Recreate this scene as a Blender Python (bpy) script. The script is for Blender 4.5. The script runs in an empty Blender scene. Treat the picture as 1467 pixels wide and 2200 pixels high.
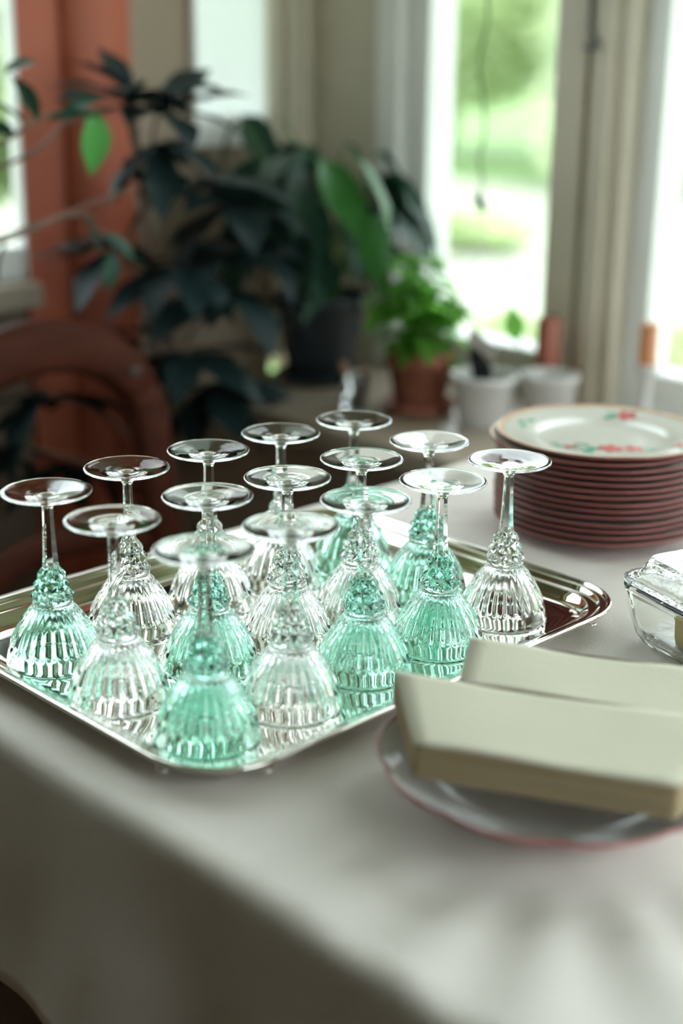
import bpy, bmesh, math, random
from math import sin, cos, pi, radians, sqrt
from mathutils import Vector, Matrix, noise

random.seed(7)
scene = bpy.context.scene
COL = scene.collection

# ------------------------------------------------------------------ camera
# X runs along the window wall, Y towards it, Z up; metres. Table top at z = 0.75.
TZ = 0.75
CAM_H = TZ + 0.468
PITCH, ROLL, YAW = radians(18.1), -0.012, radians(45)
S2 = math.sqrt(0.5)
def ground(x, y, z):
    return Vector(((x - y) * S2, (x + y) * S2, z))
R0, D0 = Vector((1, 0, 0)), Vector((0, -sin(PITCH), -cos(PITCH)))
Rv = cos(ROLL) * R0 + sin(ROLL) * D0
Dv = -sin(ROLL) * R0 + cos(ROLL) * D0
Fv = Vector((0, cos(PITCH), -sin(PITCH)))
Rw, Dw, Fw = ground(*Rv), ground(*Dv), ground(*Fv)
cam_data = bpy.data.cameras.new('camera')
cam = bpy.data.objects.new('camera', cam_data)
COL.objects.link(cam)
M = Matrix.Identity(4)
for i in range(3):
    M[i][0], M[i][1], M[i][2] = Rw[i], -Dw[i], -Fw[i]
M.translation = Vector((0, 0, CAM_H))
cam.matrix_world = M
cam_data.sensor_fit = 'VERTICAL'
cam_data.sensor_height = 36
cam_data.sensor_width = 24
cam_data.lens = 50
cam_data.clip_start = 0.02
cam_data.clip_end = 500
cam_data.dof.use_dof = True
cam_data.dof.focus_distance = 1.155
cam_data.dof.aperture_fstop = 2.2
scene.camera = cam

# ------------------------------------------------------------------ light
SKY = 5.5
SUN = 2.0
world = bpy.data.worlds.new('daylight')
scene.world = world
world.use_nodes = True
wn = world.node_tree.nodes
bg = wn['Background']
bg.inputs['Color'].default_value = (0.87, 0.955, 1.0, 1)
bg.inputs['Strength'].default_value = SKY
sun_data = bpy.data.lights.new('sun', 'SUN')
sun_data.energy = SUN
sun_data.angle = radians(1.5)
sun_data.color = (1.0, 0.95, 0.86)
sun = bpy.data.objects.new('sun', sun_data)
COL.objects.link(sun)
sun.rotation_euler = Vector((-0.55, 0.45, -0.85)).to_track_quat('-Z', 'Y').to_euler()

vs = scene.view_settings
vs.view_transform = 'Standard'
vs.look = 'None'
vs.exposure = -0.12
vs.gamma = 1.0
vs.use_curve_mapping = False
cy = scene.cycles
cy.max_bounces = 18
cy.transmission_bounces = 16
cy.glossy_bounces = 8
cy.diffuse_bounces = 5
cy.use_adaptive_sampling = True
cy.adaptive_threshold = 0.035
cy.transparent_max_bounces = 24
cy.sample_clamp_indirect = 6.0
cy.use_denoising = True
cy.caustics_refractive = True
cy.caustics_reflective = True

# ------------------------------------------------------------------ helpers
def new_mat(name):
    m = bpy.data.materials.new(name)
    m.use_nodes = True
    return m, m.node_tree.nodes, m.node_tree.links, m.node_tree.nodes['Principled BSDF']

def plain(name, col, rough=0.6, var=0.08, scale=8.0, bump=0.0, bscale=60.0, metallic=0.0, spec=0.5, sub=0.0, coords='Object', stretch=None):
    m, n, l, p = new_mat(name)
    tc = n.new('ShaderNodeTexCoord')
    src = tc.outputs[coords]
    if stretch:
        mp = n.new('ShaderNodeMapping')
        mp.inputs['Scale'].default_value = stretch
        l.new(src, mp.inputs['Vector'])
        src = mp.outputs['Vector']
    nz = n.new('ShaderNodeTexNoise')
    nz.inputs['Scale'].default_value = scale
    nz.inputs['Detail'].default_value = 4
    l.new(src, nz.inputs['Vector'])
    rp = n.new('ShaderNodeValToRGB')
    rp.color_ramp.elements[0].position = 0.3
    rp.color_ramp.elements[1].position = 0.7
    rp.color_ramp.elements[0].color = tuple(max(0, c * (1 - var)) for c in col) + (1,)
    rp.color_ramp.elements[1].color = tuple(min(1, c * (1 + var)) for c in col) + (1,)
    l.new(nz.outputs['Fac'], rp.inputs['Fac'])
    l.new(rp.outputs['Color'], p.inputs['Base Color'])
    p.inputs['Roughness'].default_value = rough
    p.inputs['Metallic'].default_value = metallic
    p.inputs['Specular IOR Level'].default_value = spec
    if sub:
        p.inputs['Subsurface Weight'].default_value = sub
        p.inputs['Subsurface Radius'].default_value = (0.01, 0.008, 0.006)
    if bump:
        nb = n.new('ShaderNodeTexNoise')
        nb.inputs['Scale'].default_value = bscale
        nb.inputs['Detail'].default_value = 3
        l.new(src, nb.inputs['Vector'])
        b = n.new('ShaderNodeBump')
        b.inputs['Strength'].default_value = bump
        b.inputs['Distance'].default_value = 0.004
        l.new(nb.outputs['Fac'], b.inputs['Height'])
        l.new(b.outputs['Normal'], p.inputs['Normal'])
    return m

def glass_mat(name, col, ior=1.5, rough=0.0):
    m, n, l, p = new_mat(name)
    p.inputs['Base Color'].default_value = tuple(col) + (1,)
    p.inputs['Roughness'].default_value = rough
    p.inputs['IOR'].default_value = ior
    p.inputs['Transmission Weight'].default_value = 1.0
    return m

def pane_mat(name, tint=(0.97, 0.99, 0.98)):
    m, n, l, p = new_mat(name)
    out = n['Material Output']
    n.remove(p)
    tr = n.new('ShaderNodeBsdfTransparent')
    tr.inputs['Color'].default_value = tuple(tint) + (1,)
    gl = n.new('ShaderNodeBsdfGlossy')
    gl.inputs['Roughness'].default_value = 0.01
    # Schlick reflectance from the facing angle, the same on both faces of the pane
    lw = n.new('ShaderNodeLayerWeight')
    lw.inputs['Blend'].default_value = 0.5
    pw_ = n.new('ShaderNodeMath')
    pw_.operation = 'POWER'
    pw_.inputs[1].default_value = 5.0
    l.new(lw.outputs['Facing'], pw_.inputs[0])
    ma = n.new('ShaderNodeMath')
    ma.operation = 'MULTIPLY_ADD'
    ma.inputs[1].default_value = 0.93
    ma.inputs[2].default_value = 0.02
    l.new(pw_.outputs[0], ma.inputs[0])
    mx = n.new('ShaderNodeMixShader')
    l.new(ma.outputs[0], mx.inputs['Fac'])
    l.new(tr.outputs['BSDF'], mx.inputs[1])
    l.new(gl.outputs['BSDF'], mx.inputs[2])
    l.new(mx.outputs['Shader'], out.inputs['Surface'])
    return m

def leaf_mat(name, col, trans=0.35, rough=0.4, var=0.25, spec=0.4):
    m, n, l, p = new_mat(name)
    out = n['Material Output']
    oi = n.new('ShaderNodeObjectInfo')
    tc = n.new('ShaderNodeTexCoord')
    nz = n.new('ShaderNodeTexNoise')
    nz.inputs['Scale'].default_value = 3.0
    l.new(tc.outputs['Object'], nz.inputs['Vector'])
    mth = n.new('ShaderNodeMath')
    mth.operation = 'ADD'
    l.new(oi.outputs['Random'], mth.inputs[0])
    l.new(nz.outputs['Fac'], mth.inputs[1])
    m2 = n.new('ShaderNodeMath')
    m2.operation = 'MULTIPLY'
    m2.inputs[1].default_value = 0.5
    l.new(mth.outputs[0], m2.inputs[0])
    rp = n.new('ShaderNodeValToRGB')
    rp.color_ramp.elements[0].position = 0.2
    rp.color_ramp.elements[1].position = 0.8
    rp.color_ramp.elements[0].color = tuple(c * (1 - var) for c in col) + (1,)
    rp.color_ramp.elements[1].color = tuple(min(1, c * (1 + var)) for c in col) + (1,)
    l.new(m2.outputs[0], rp.inputs['Fac'])
    l.new(rp.outputs['Color'], p.inputs['Base Color'])
    p.inputs['Roughness'].default_value = rough
    p.inputs['Specular IOR Level'].default_value = spec
    tl = n.new('ShaderNodeBsdfTranslucent')
    hs = n.new('ShaderNodeHueSaturation')
    hs.inputs['Value'].default_value = 1.7
    l.new(rp.outputs['Color'], hs.inputs['Color'])
    l.new(hs.outputs['Color'], tl.inputs['Color'])
    mx = n.new('ShaderNodeMixShader')
    mx.inputs['Fac'].default_value = trans
    l.new(p.outputs['BSDF'], mx.inputs[1])
    l.new(tl.outputs['BSDF'], mx.inputs[2])
    l.new(mx.outputs['Shader'], out.inputs['Surface'])
    return m

class MB:
    """collects vertices and faces for one mesh"""
    def __init__(self):
        self.v, self.f = [], []
    def add(self, vs_, fs):
        o = len(self.v)
        self.v += [tuple(p) for p in vs_]
        self.f += [tuple(i + o for i in f) for f in fs]
        return self
    def box(self, a, b):
        (x0, y0, z0), (x1, y1, z1) = a, b
        return self.add([(x0, y0, z0), (x1, y0, z0), (x1, y1, z0), (x0, y1, z0), (x0, y0, z1), (x1, y0, z1), (x1, y1, z1), (x0, y1, z1)],
                        [(3, 2, 1, 0), (4, 5, 6, 7), (0, 1, 5, 4), (1, 2, 6, 5), (2, 3, 7, 6), (3, 0, 4, 7)])
    def rings(self, rings, close=True, cap0=False, cap1=False):
        n = len(rings[0])
        vs_ = [p for r in rings for p in r]
        fs = []
        for i in range(len(rings) - 1):
            for j in range(n if close else n - 1):
                k = (j + 1) % n
                fs.append((i * n + j, i * n + k, (i + 1) * n + k, (i + 1) * n + j))
        if cap0:
            fs.append(tuple(range(n - 1, -1, -1)))
        if cap1:
            fs.append(tuple((len(rings) - 1) * n + j for j in range(n)))
        return self.add(vs_, fs)
    def lathe(self, prof, n=48, wave=None, centre=(0, 0, 0)):
        rs = []
        for r, z in prof:
            ring = []
            for j in range(n):
                a = 2 * pi * j / n
                k = 1 + (wave(a, r, z) if wave else 0)
                ring.append((centre[0] + r * k * cos(a), centre[1] + r * k * sin(a), centre[2] + z))
            rs.append(ring)
        return self.rings(rs)
    def tube(self, pts, rad, n=8, cap=True):
        pts = [Vector(p) for p in pts]
        rs = []
        up = Vector((0, 0, 1))
        for i, p in enumerate(pts):
            t = (pts[min(i + 1, len(pts) - 1)] - pts[max(i - 1, 0)]).normalized()
            a = t.cross(up)
            if a.length < 1e-3:
                a = t.cross(Vector((1, 0, 0)))
            a.normalize()
            b = t.cross(a).normalized()
            r = rad(i / (len(pts) - 1)) if callable(rad) else rad
            rs.append([p + a * r * cos(2 * pi * j / n) + b * r * sin(2 * pi * j / n) for j in range(n)])
        return self.rings(rs, cap0=cap, cap1=cap)
    def mesh(self, name, mat=None, smooth=True):
        me = bpy.data.meshes.new(name)
        me.from_pydata(self.v, [], self.f)
        me.update()
        if smooth:
            for p in me.polygons:
                p.use_smooth = True
        if mat:
            me.materials.append(mat)
        return me
    def build(self, name, mat=None, parent=None, smooth=False, bevel=0.0, recalc=True):
        me = self.mesh(name, mat, smooth)
        if recalc:
            bm = bmesh.new()
            bm.from_mesh(me)
            bmesh.ops.recalc_face_normals(bm, faces=bm.faces)
            if bevel:
                bmesh.ops.bevel(bm, geom=[e for e in bm.edges if e.calc_face_angle(0) > 0.6], offset=bevel, segments=2, affect='EDGES', profile=0.5)
            bm.to_mesh(me)
            bm.free()
        return link(name, me, parent)

def link(name, me, parent=None, loc=None, rot=None, scale=None):
    o = bpy.data.objects.new(name, me)
    COL.objects.link(o)
    if parent:
        o.parent = parent
    if loc is not None:
        o.location = loc
    if rot is not None:
        o.rotation_euler = rot
    if scale is not None:
        o.scale = (scale,) * 3 if not hasattr(scale, '__len__') else scale
    return o

def empty(name, loc, rz=0):
    o = bpy.data.objects.new(name, None)
    COL.objects.link(o)
    o.location = loc
    o.rotation_euler = (0, 0, rz)
    o.empty_display_size = 0.05
    return o

def tag(o, label=None, cat=None, group=None, kind=None):
    if label:
        o['label'] = label
    if cat:
        o['category'] = cat
    if group:
        o['group'] = group
    if kind:
        o['kind'] = kind
    return o

def spline(pts, n):
    """Catmull-Rom through the points"""
    pts = [Vector(p) for p in pts]
    out = []
    for i in range(len(pts) - 1):
        p0, p1, p2, p3 = pts[max(i - 1, 0)], pts[i], pts[i + 1], pts[min(i + 2, len(pts) - 1)]
        for k in range(n):
            t = k / n
            out.append(0.5 * (2 * p1 + (p2 - p0) * t + (2 * p0 - 5 * p1 + 4 * p2 - p3) * t * t + (3 * p1 - p0 - 3 * p2 + p3) * t ** 3))
    out.append(pts[-1])
    return out

def rrect(hx, hy, r, n=8, z=0.0, cx=0.0, cy_=0.0):
    """rounded rectangle ring, counter-clockwise"""
    r = min(r, hx, hy)
    out = []
    for q, (sx, sy) in enumerate(((1, 1), (-1, 1), (-1, -1), (1, -1))):
        for k in range(n + 1):
            a = q * pi / 2 + (pi / 2) * k / n
            out.append((cx + sx * (hx - r) + r * cos(a), cy_ + sy * (hy - r) + r * sin(a), z))
    return out

# ------------------------------------------------------------------ materials
MT = {}
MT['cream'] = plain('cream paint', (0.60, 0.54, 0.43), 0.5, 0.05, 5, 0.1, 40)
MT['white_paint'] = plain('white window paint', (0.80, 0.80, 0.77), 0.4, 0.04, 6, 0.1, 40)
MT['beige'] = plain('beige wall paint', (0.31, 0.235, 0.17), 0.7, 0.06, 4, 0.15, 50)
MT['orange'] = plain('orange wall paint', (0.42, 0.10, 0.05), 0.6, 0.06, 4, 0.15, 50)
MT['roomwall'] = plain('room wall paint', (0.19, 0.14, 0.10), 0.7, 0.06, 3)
MT['ceiling'] = plain('ceiling paint', (0.56, 0.52, 0.46), 0.8, 0.03, 3)
MT['sill'] = plain('sill paint', (0.33, 0.265, 0.20), 0.35, 0.07, 6)
MT['floor'] = plain('floor boards', (0.16, 0.105, 0.07), 0.45, 0.3, 6, 0.15, 30, stretch=(1, 12, 1))
MT['pane'] = pane_mat('window glass')
MT['lawn'] = plain('lawn', (0.14, 0.24, 0.07), 0.9, 0.35, 0.9)
MT['gravel'] = plain('pale gravel', (0.33, 0.34, 0.27), 0.9, 0.25, 1.2)
MT['render'] = plain('house render', (0.6, 0.58, 0.52), 0.9, 0.05, 3)
MT['bark'] = plain('bark', (0.12, 0.09, 0.06), 0.9, 0.3, 8)

# ------------------------------------------------------------------ room shell
UC, VW = -1.98, 1.90           # left wall plane (x), window plane (y)
UR, VB = 1.30, -2.4             # right and back walls
CEIL = 2.60
WT = 2.40                      # window head
SILL = TZ - 0.085
def structure(name, mb, mat, bevel=0.0):
    o = mb.build(name, MT[mat], bevel=bevel)
    o['kind'] = 'structure'
    return o

fl = structure('floor', MB().box((UC - 0.2, VB - 0.2, -0.12), (UR + 0.2, VW + 0.1, -0.012)), 'floor')
board = MB().box((-1.64, -0.0685, -0.02), (1.64, 0.0685, 0.0)).mesh('floor_board', MT['floor'], False)
for i in range(31):
    link('floor_board', board, fl, ((UC + UR) / 2, VB + 0.07 + i * 0.14, 0))
structure('ceiling', MB().box((UC - 0.3, VB - 0.3, CEIL), (UR + 0.3, VW + 0.3, CEIL + 0.15)), 'ceiling')
wr = MB().box((UR, VB - 0.2, 0), (UR + 0.2, VW + 0.1, SILL)).box((UR, VB - 0.2, WT), (UR + 0.2, VW + 0.1, CEIL))
for a_, b_ in ((VB - 0.2, 0.10), (1.72, VW + 0.1)):
    wr.box((UR, a_, SILL - 0.01), (UR + 0.2, b_, WT + 0.01))
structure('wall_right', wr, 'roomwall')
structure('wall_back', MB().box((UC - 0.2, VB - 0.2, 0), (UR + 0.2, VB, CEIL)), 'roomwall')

# window wall: apron under the sill, lintel, piers
w = MB().box((UC, 1.60, 0), (UR, VW + 0.12, SILL - 0.04)).box((UC - 0.2, VW - 0.02, WT), (UR, VW + 0.14, CEIL))
w.box((UC - 0.2, VW - 0.03, SILL - 0.05), (-1.791, VW + 0.14, WT + 0.01)).box((1.20, VW - 0.02, SILL - 0.05), (UR + 0.1, VW + 0.14, WT + 0.01))
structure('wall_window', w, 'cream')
structure('trim_1', MB().box((-1.86, 1.47, SILL - 0.04), (UR, VW + 0.02, SILL)), 'sill', bevel=0.006)
structure('trim_8', MB().box((-1.75, VW - 0.022, SILL), (1.21, VW + 0.09, SILL + 0.02)), 'white_paint', bevel=0.003)

def mullion(name, u0, u1):
    m = MB().box((u0, VW - 0.05, SILL), (u0 + (u1 - u0) * 0.42, VW + 0.10, WT))
    m.box((u0 + (u1 - u0) * 0.40, VW - 0.035, SILL), (u0 + (u1 - u0) * 0.55, VW + 0.10, WT))
    m.box((u0 + (u1 - u0) * 0.54, VW - 0.055, SILL), (u0 + (u1 - u0) * 0.80, VW + 0.10, WT))
    m.box((u0 + (u1 - u0) * 0.79, VW - 0.042, SILL), (u1, VW + 0.10, WT))
    return structure(name, m, 'cream', bevel=0.004)
mullion('trim_2', -1.396, -1.264)
mullion('trim_3', -0.56, -0.43)
mullion('trim_4', 0.27, 0.40)

def window(name, u0, u1, z0, z1, fr=0.052, y=VW, thick=0.055, axis='x', x=UC):
    """sash window in the window wall (axis x) or in the left wall (axis y)"""
    root = empty(name, (0, 0, 0))
    root['kind'] = 'structure'
    def bx(a0, a1, d0, d1, zz0, zz1, nm, mat, bev=0.004):
        m = MB()
        if axis == 'x':
            m.box((a0, y + d0, zz0), (a1, y + d1, zz1))
        else:
            m.box((x - d1, a0, zz0), (x - d0, a1, zz1))
        return m.build(nm, MT[mat], root, bevel=bev)
    bx(u0, u0 + fr, -0.015, thick, z0, z1, 'side_rail', 'white_paint')
    bx(u1 - fr * 0.55, u1, -0.015, thick, z0, z1, 'side_rail', 'white_paint')
    bx(u0 + fr, u1 - fr * 0.55, -0.010, thick, z0, z0 + 0.052, 'bottom_rail', 'white_paint')
    bx(u0 + fr, u1 - fr * 0.55, -0.010, thick, z1 - 0.05, z1, 'top_rail', 'white_paint')
    bx(u0 + fr - 0.004, u1 - fr * 0.55 + 0.004, thick * 0.12, thick * 0.12 + 0.004, z0 + 0.05, z1 - 0.048, 'pane', 'pane', 0)
    return root
tri = MB().box((-1.795, VW - 0.035, SILL), (-1.741, VW + 0.1, WT))
structure('trim_5', tri, 'white_paint', bevel=0.004)
window('window_1', -1.741, -1.396, SILL + 0.02, WT)
window('window_2', -1.264, -0.56, SILL + 0.02, WT, fr=0.045)
window('window_3', -0.43, 0.27, SILL + 0.02, WT, fr=0.045)
window('window_4', 0.40, 1.20, SILL + 0.02, WT, fr=0.045)

# left wall: corner casing, blind window, beige strip, orange pier, garden window
wl = MB().box((UC - 0.2, 1.60, 0), (UC, 1.781, 1.05)).box((UC - 0.2, 1.60, WT), (UC, 1.781, CEIL))
wl.box((UC - 0.2, 1.455, 0), (UC, 1.60, CEIL))
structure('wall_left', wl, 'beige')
pier = MB().box((UC - 0.012, 1.254, 0), (UC + 0.012, 1.47, CEIL))
prof = []
for k in range(17):
    a = pi * k / 16
    prof.append((UC + 0.008 + 0.034 * sin(a), 1.395 - 0.062 * cos(a)))
pier.rings([[(px, py, 0) for px, py in prof], [(px, py, CEIL) for px, py in prof]], close=False)
structure('wall_pier', pier, 'orange')
wl2 = MB().box((UC - 0.2, 0.2, 0), (UC, 1.254, 0.86)).box((UC - 0.2, 0.2, WT), (UC, 1.254, CEIL)).box((UC - 0.2, VB - 0.2, 0), (UC, 0.2, CEIL))
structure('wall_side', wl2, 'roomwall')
window('window_7', 0.10, 1.72, SILL, WT, fr=0.045, axis='y', x=UR + 0.07)
window('window_5', 0.2, 1.254, 0.86, WT, fr=0.010, axis='y', thick=0.014)
wb = window('window_6', 1.60, 1.781, 1.05, WT, fr=0.010, axis='y')
# fluted corner casing
cs = MB()
for k, (a, b, d) in enumerate(((1.775, 1.800, 0.022), (1.800, 1.806, 0.010), (1.806, 1.835, 0.026), (1.835, 1.845, 0.012), (1.845, 1.872, 0.02))):
    cs.box((UC - 0.02, a, SILL), (UC + d, b, WT))
structure('trim_6', cs, 'cream', bevel=0.003)
structure('trim_7', MB().box((UC - 0.02, 0.2, 0.82), (UC + 0.06, 1.25, 0.86)), 'sill', bevel=0.005)

# white roller blind in the narrow corner window
m, n, l, p = new_mat('blind cloth')
p.inputs['Base Color'].default_value = (0.86, 0.88, 0.87, 1)
p.inputs['Roughness'].default_value = 0.9
tl = n.new('ShaderNodeBsdfTranslucent')
tl.inputs['Color'].default_value = (0.95, 0.97, 0.97, 1)
mx = n.new('ShaderNodeMixShader')
mx.inputs['Fac'].default_value = 0.66
l.new(p.outputs['BSDF'], mx.inputs[1])
l.new(tl.outputs['BSDF'], mx.inputs[2])
l.new(mx.outputs['Shader'], n['Material Output'].inputs['Surface'])
MT['blind'] = m
bl = empty('roller_blind', (UC + 0.004, 1.69, 1.062))
tag(bl, 'pale translucent roller blind drawn down in the narrow corner window', 'blind')
MB().box((-0.002, -0.082, 0.012), (0.0, 0.082, 1.11)).build('blind_cloth', MT['blind'], bl)
MB().tube([(0, -0.084, 0.008), (0, 0.084, 0.008)], 0.007, 10).build('bottom_bar', MT['white_paint'], bl, smooth=True)
MB().tube([(0, -0.084, 1.115), (0, 0.084, 1.115)], 0.02, 12).build('roller', MT['white_paint'], bl, smooth=True)

# ------------------------------------------------------------------ garden outside
GZ = -0.70
g = structure('ground', MB().box((-70, -30, GZ - 0.3), (40, 70, GZ)), 'lawn')
structure('courtyard', MB().box((-22, 6.5, GZ - 0.1), (6, 17, GZ + 0.015)), 'gravel')

MT['tree_leaf'] = leaf_mat('tree leaf', (0.46, 0.53, 0.33), 0.4, 0.5, 0.35)
MT['shrub_leaf'] = leaf_mat('shrub leaf', (0.40, 0.48, 0.26), 0.4, 0.5, 0.3)
def crown(name, mat, parent, centre, rx, rz, count, size, seed, lobes=9):
    rnd = random.Random(seed)
    blobs = [(Vector((rnd.uniform(-0.65, 0.65) * rx, rnd.uniform(-0.65, 0.65) * rx, rnd.uniform(-0.62, 0.62) * rz)), rnd.uniform(0.28, 0.45)) for _ in range(lobes)]
    mb = MB()
    vs_, fs = [], []
    for k in range(count):
        c, s = rnd.choice(blobs)
        d = Vector((rnd.gauss(0, 1), rnd.gauss(0, 1), rnd.gauss(0, 1))).normalized() * (rnd.random() ** 0.4)
        q = Vector(centre) + c + Vector((d.x * rx * s, d.y * rx * s, d.z * rz * s))
        a = Vector((rnd.gauss(0, 1), rnd.gauss(0, 1), rnd.gauss(0, 1))).normalized()
        b = a.orthogonal().normalized()
        L, Wd = size * rnd.uniform(0.7, 1.3), size * 0.32
        o = len(vs_)
        vs_ += [q - a * L * 0.5, q + b * Wd, q + a * L * 0.5, q - b * Wd]
        fs.append((o, o + 1, o + 2, o + 3))
    mb.add(vs_, fs)
    o = link(name, mb.mesh(name, mat, False), parent)
    o['kind'] = 'stuff'
    return o

def tree(loc, h, r, label, count, size, seed, name='garden_tree', group='trees in the garden'):
    root = empty(name, loc)
    tag(root, label, 'tree', group)
    pts = spline([(0, 0, 0), (0.05 * h, 0.02 * h, h * 0.3), (0.0, 0.05 * h, h * 0.6), (0.03 * h, 0, h * 0.85)], 4)
    MB().tube(pts, lambda t: 0.022 * h * (1 - 0.75 * t), 8).build('trunk', MT['bark'], root, smooth=True)
    rnd = random.Random(seed + 50)
    for k in range(4):
        a = rnd.uniform(0, 6.28)
        z0 = h * rnd.uniform(0.35, 0.6)
        MB().tube(spline([(0.01 * h, 0.03 * h, z0), (0.3 * r * cos(a), 0.3 * r * sin(a), z0 + 0.12 * h), (0.75 * r * cos(a), 0.75 * r * sin(a), z0 + 0.2 * h)], 3), lambda t: 0.012 * h * (1 - 0.7 * t), 6).build('branch', MT['bark'], root, smooth=True)
    crown('foliage', MT['tree_leaf'], root, (0, 0, h * 0.50), r, h * 0.50, count, size, seed, 16)
    return root
tree((-23.5, 19.5, GZ), 5.2, 3.6, 'tall light green tree beyond the courtyard, at the left of the middle window', 6500, 0.30, 1)
tree((-18.0, 20.6, GZ), 5.1, 3.3, 'tall leafy tree straight behind the hanging vine in the middle window', 7500, 0.30, 2)
tree((-12.0, 18.6, GZ), 5.0, 3.2, 'light green tree glimpsed through the window right of the mullion', 6000, 0.30, 3)
tree((-8.6, 5.5, GZ), 3.8, 1.7, 'bushy bright green tree outside the window at the left edge', 8000, 0.20, 4)
tree((-9.0, 0.6, GZ), 5.2, WT, 'dense green tree outside the left window, half hidden by the frame', 4000, 0.22, 5)
tree((-1.5, 17.5, GZ), 7.0, 3.0, 'broad green tree across the courtyard, mirrored in the tray', 3500, 0.36, 6)
tree((6.0, 15.0, GZ), 6.5, 2.8, 'round green tree at the far right of the garden', 3000, 0.36, 8)
tree((-30, 17.0, GZ), 8.0, 3.8, 'wide pale green tree far off at the left of the courtyard', 4000, 0.4, 9)
def shrub(loc, r, h, label, count, size, seed):
    root = empty('garden_shrub', loc)
    tag(root, label, 'shrub', 'shrubs in the garden')
    for k in range(4):
        a = k * 1.6 + seed
        MB().tube(spline([(0.03 * cos(a), 0.03 * sin(a), 0), (0.2 * r * cos(a), 0.2 * r * sin(a), h * 0.4), (0.5 * r * cos(a), 0.5 * r * sin(a), h * 0.8)], 3), lambda t: 0.02 * (1 - 0.6 * t), 5).build('stem', MT['bark'], root, smooth=True)
    crown('foliage', MT['shrub_leaf'], root, (0, 0, h * 0.55), r, h * 0.55, count, size, seed, 7)
shrub((-8.9, 11.1, GZ), 0.8, 0.42, 'low round shrub on the courtyard behind the middle window', 1500, 0.13, 31)
shrub((-5.3, 6.95, GZ), 0.5, 0.32, 'light green shrub just below the middle window', 1200, 0.10, 32)
shrub((-4.15, 6.4, GZ), 0.5, 0.5, 'bright green shrub outside the window behind the plates', 1200, 0.10, 33)

# ------------------------------------------------------------------ table and cloth
MT['wood'] = plain('chair wood', (0.062, 0.018, 0.010), 0.6, 0.3, 6, 0.1, 30, spec=0.06, stretch=(1, 1, 8))
MT['tablewood'] = plain('table wood', (0.14, 0.08, 0.05), 0.5, 0.2, 6)
MT['cloth'] = plain('linen tablecloth', (0.80, 0.735, 0.69), 0.85, 0.035, 5, 0.25, 700, spec=0.25)
TU0, TU1, TV0, TV1 = -1.062, 0.62, 0.472, 1.42
table = empty('dining_table', ((TU0 + TU1) / 2, (TV0 + TV1) / 2, 0))
tag(table, 'dark wooden table hidden beneath the pale linen tablecloth', 'table')
hx, hy = (TU1 - TU0) / 2 - 0.006, (TV1 - TV0) / 2 - 0.006
MB().rings([rrect(hx, hy, 0.02, 4, TZ - 0.045), rrect(hx, hy, 0.02, 4, TZ - 0.016)], cap0=True, cap1=True).build('table_top', MT['tablewood'], table)
MB().box((-hx + 0.06, -hy + 0.06, TZ - 0.13), (hx - 0.06, hy - 0.06, TZ - 0.045)).build('apron', MT['tablewood'], table)
leg = MB().rings([rrect(0.022, 0.022, 0.006, 3, 0.0), rrect(0.032, 0.032, 0.006, 3, TZ - 0.05)], cap0=True, cap1=True).mesh('leg', MT['tablewood'], False)
for sx in (-1, 1):
    for sy in (-1, 1):
        link('leg', leg, table, (sx * (hx - 0.08), sy * (hy - 0.08), 0))

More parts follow.
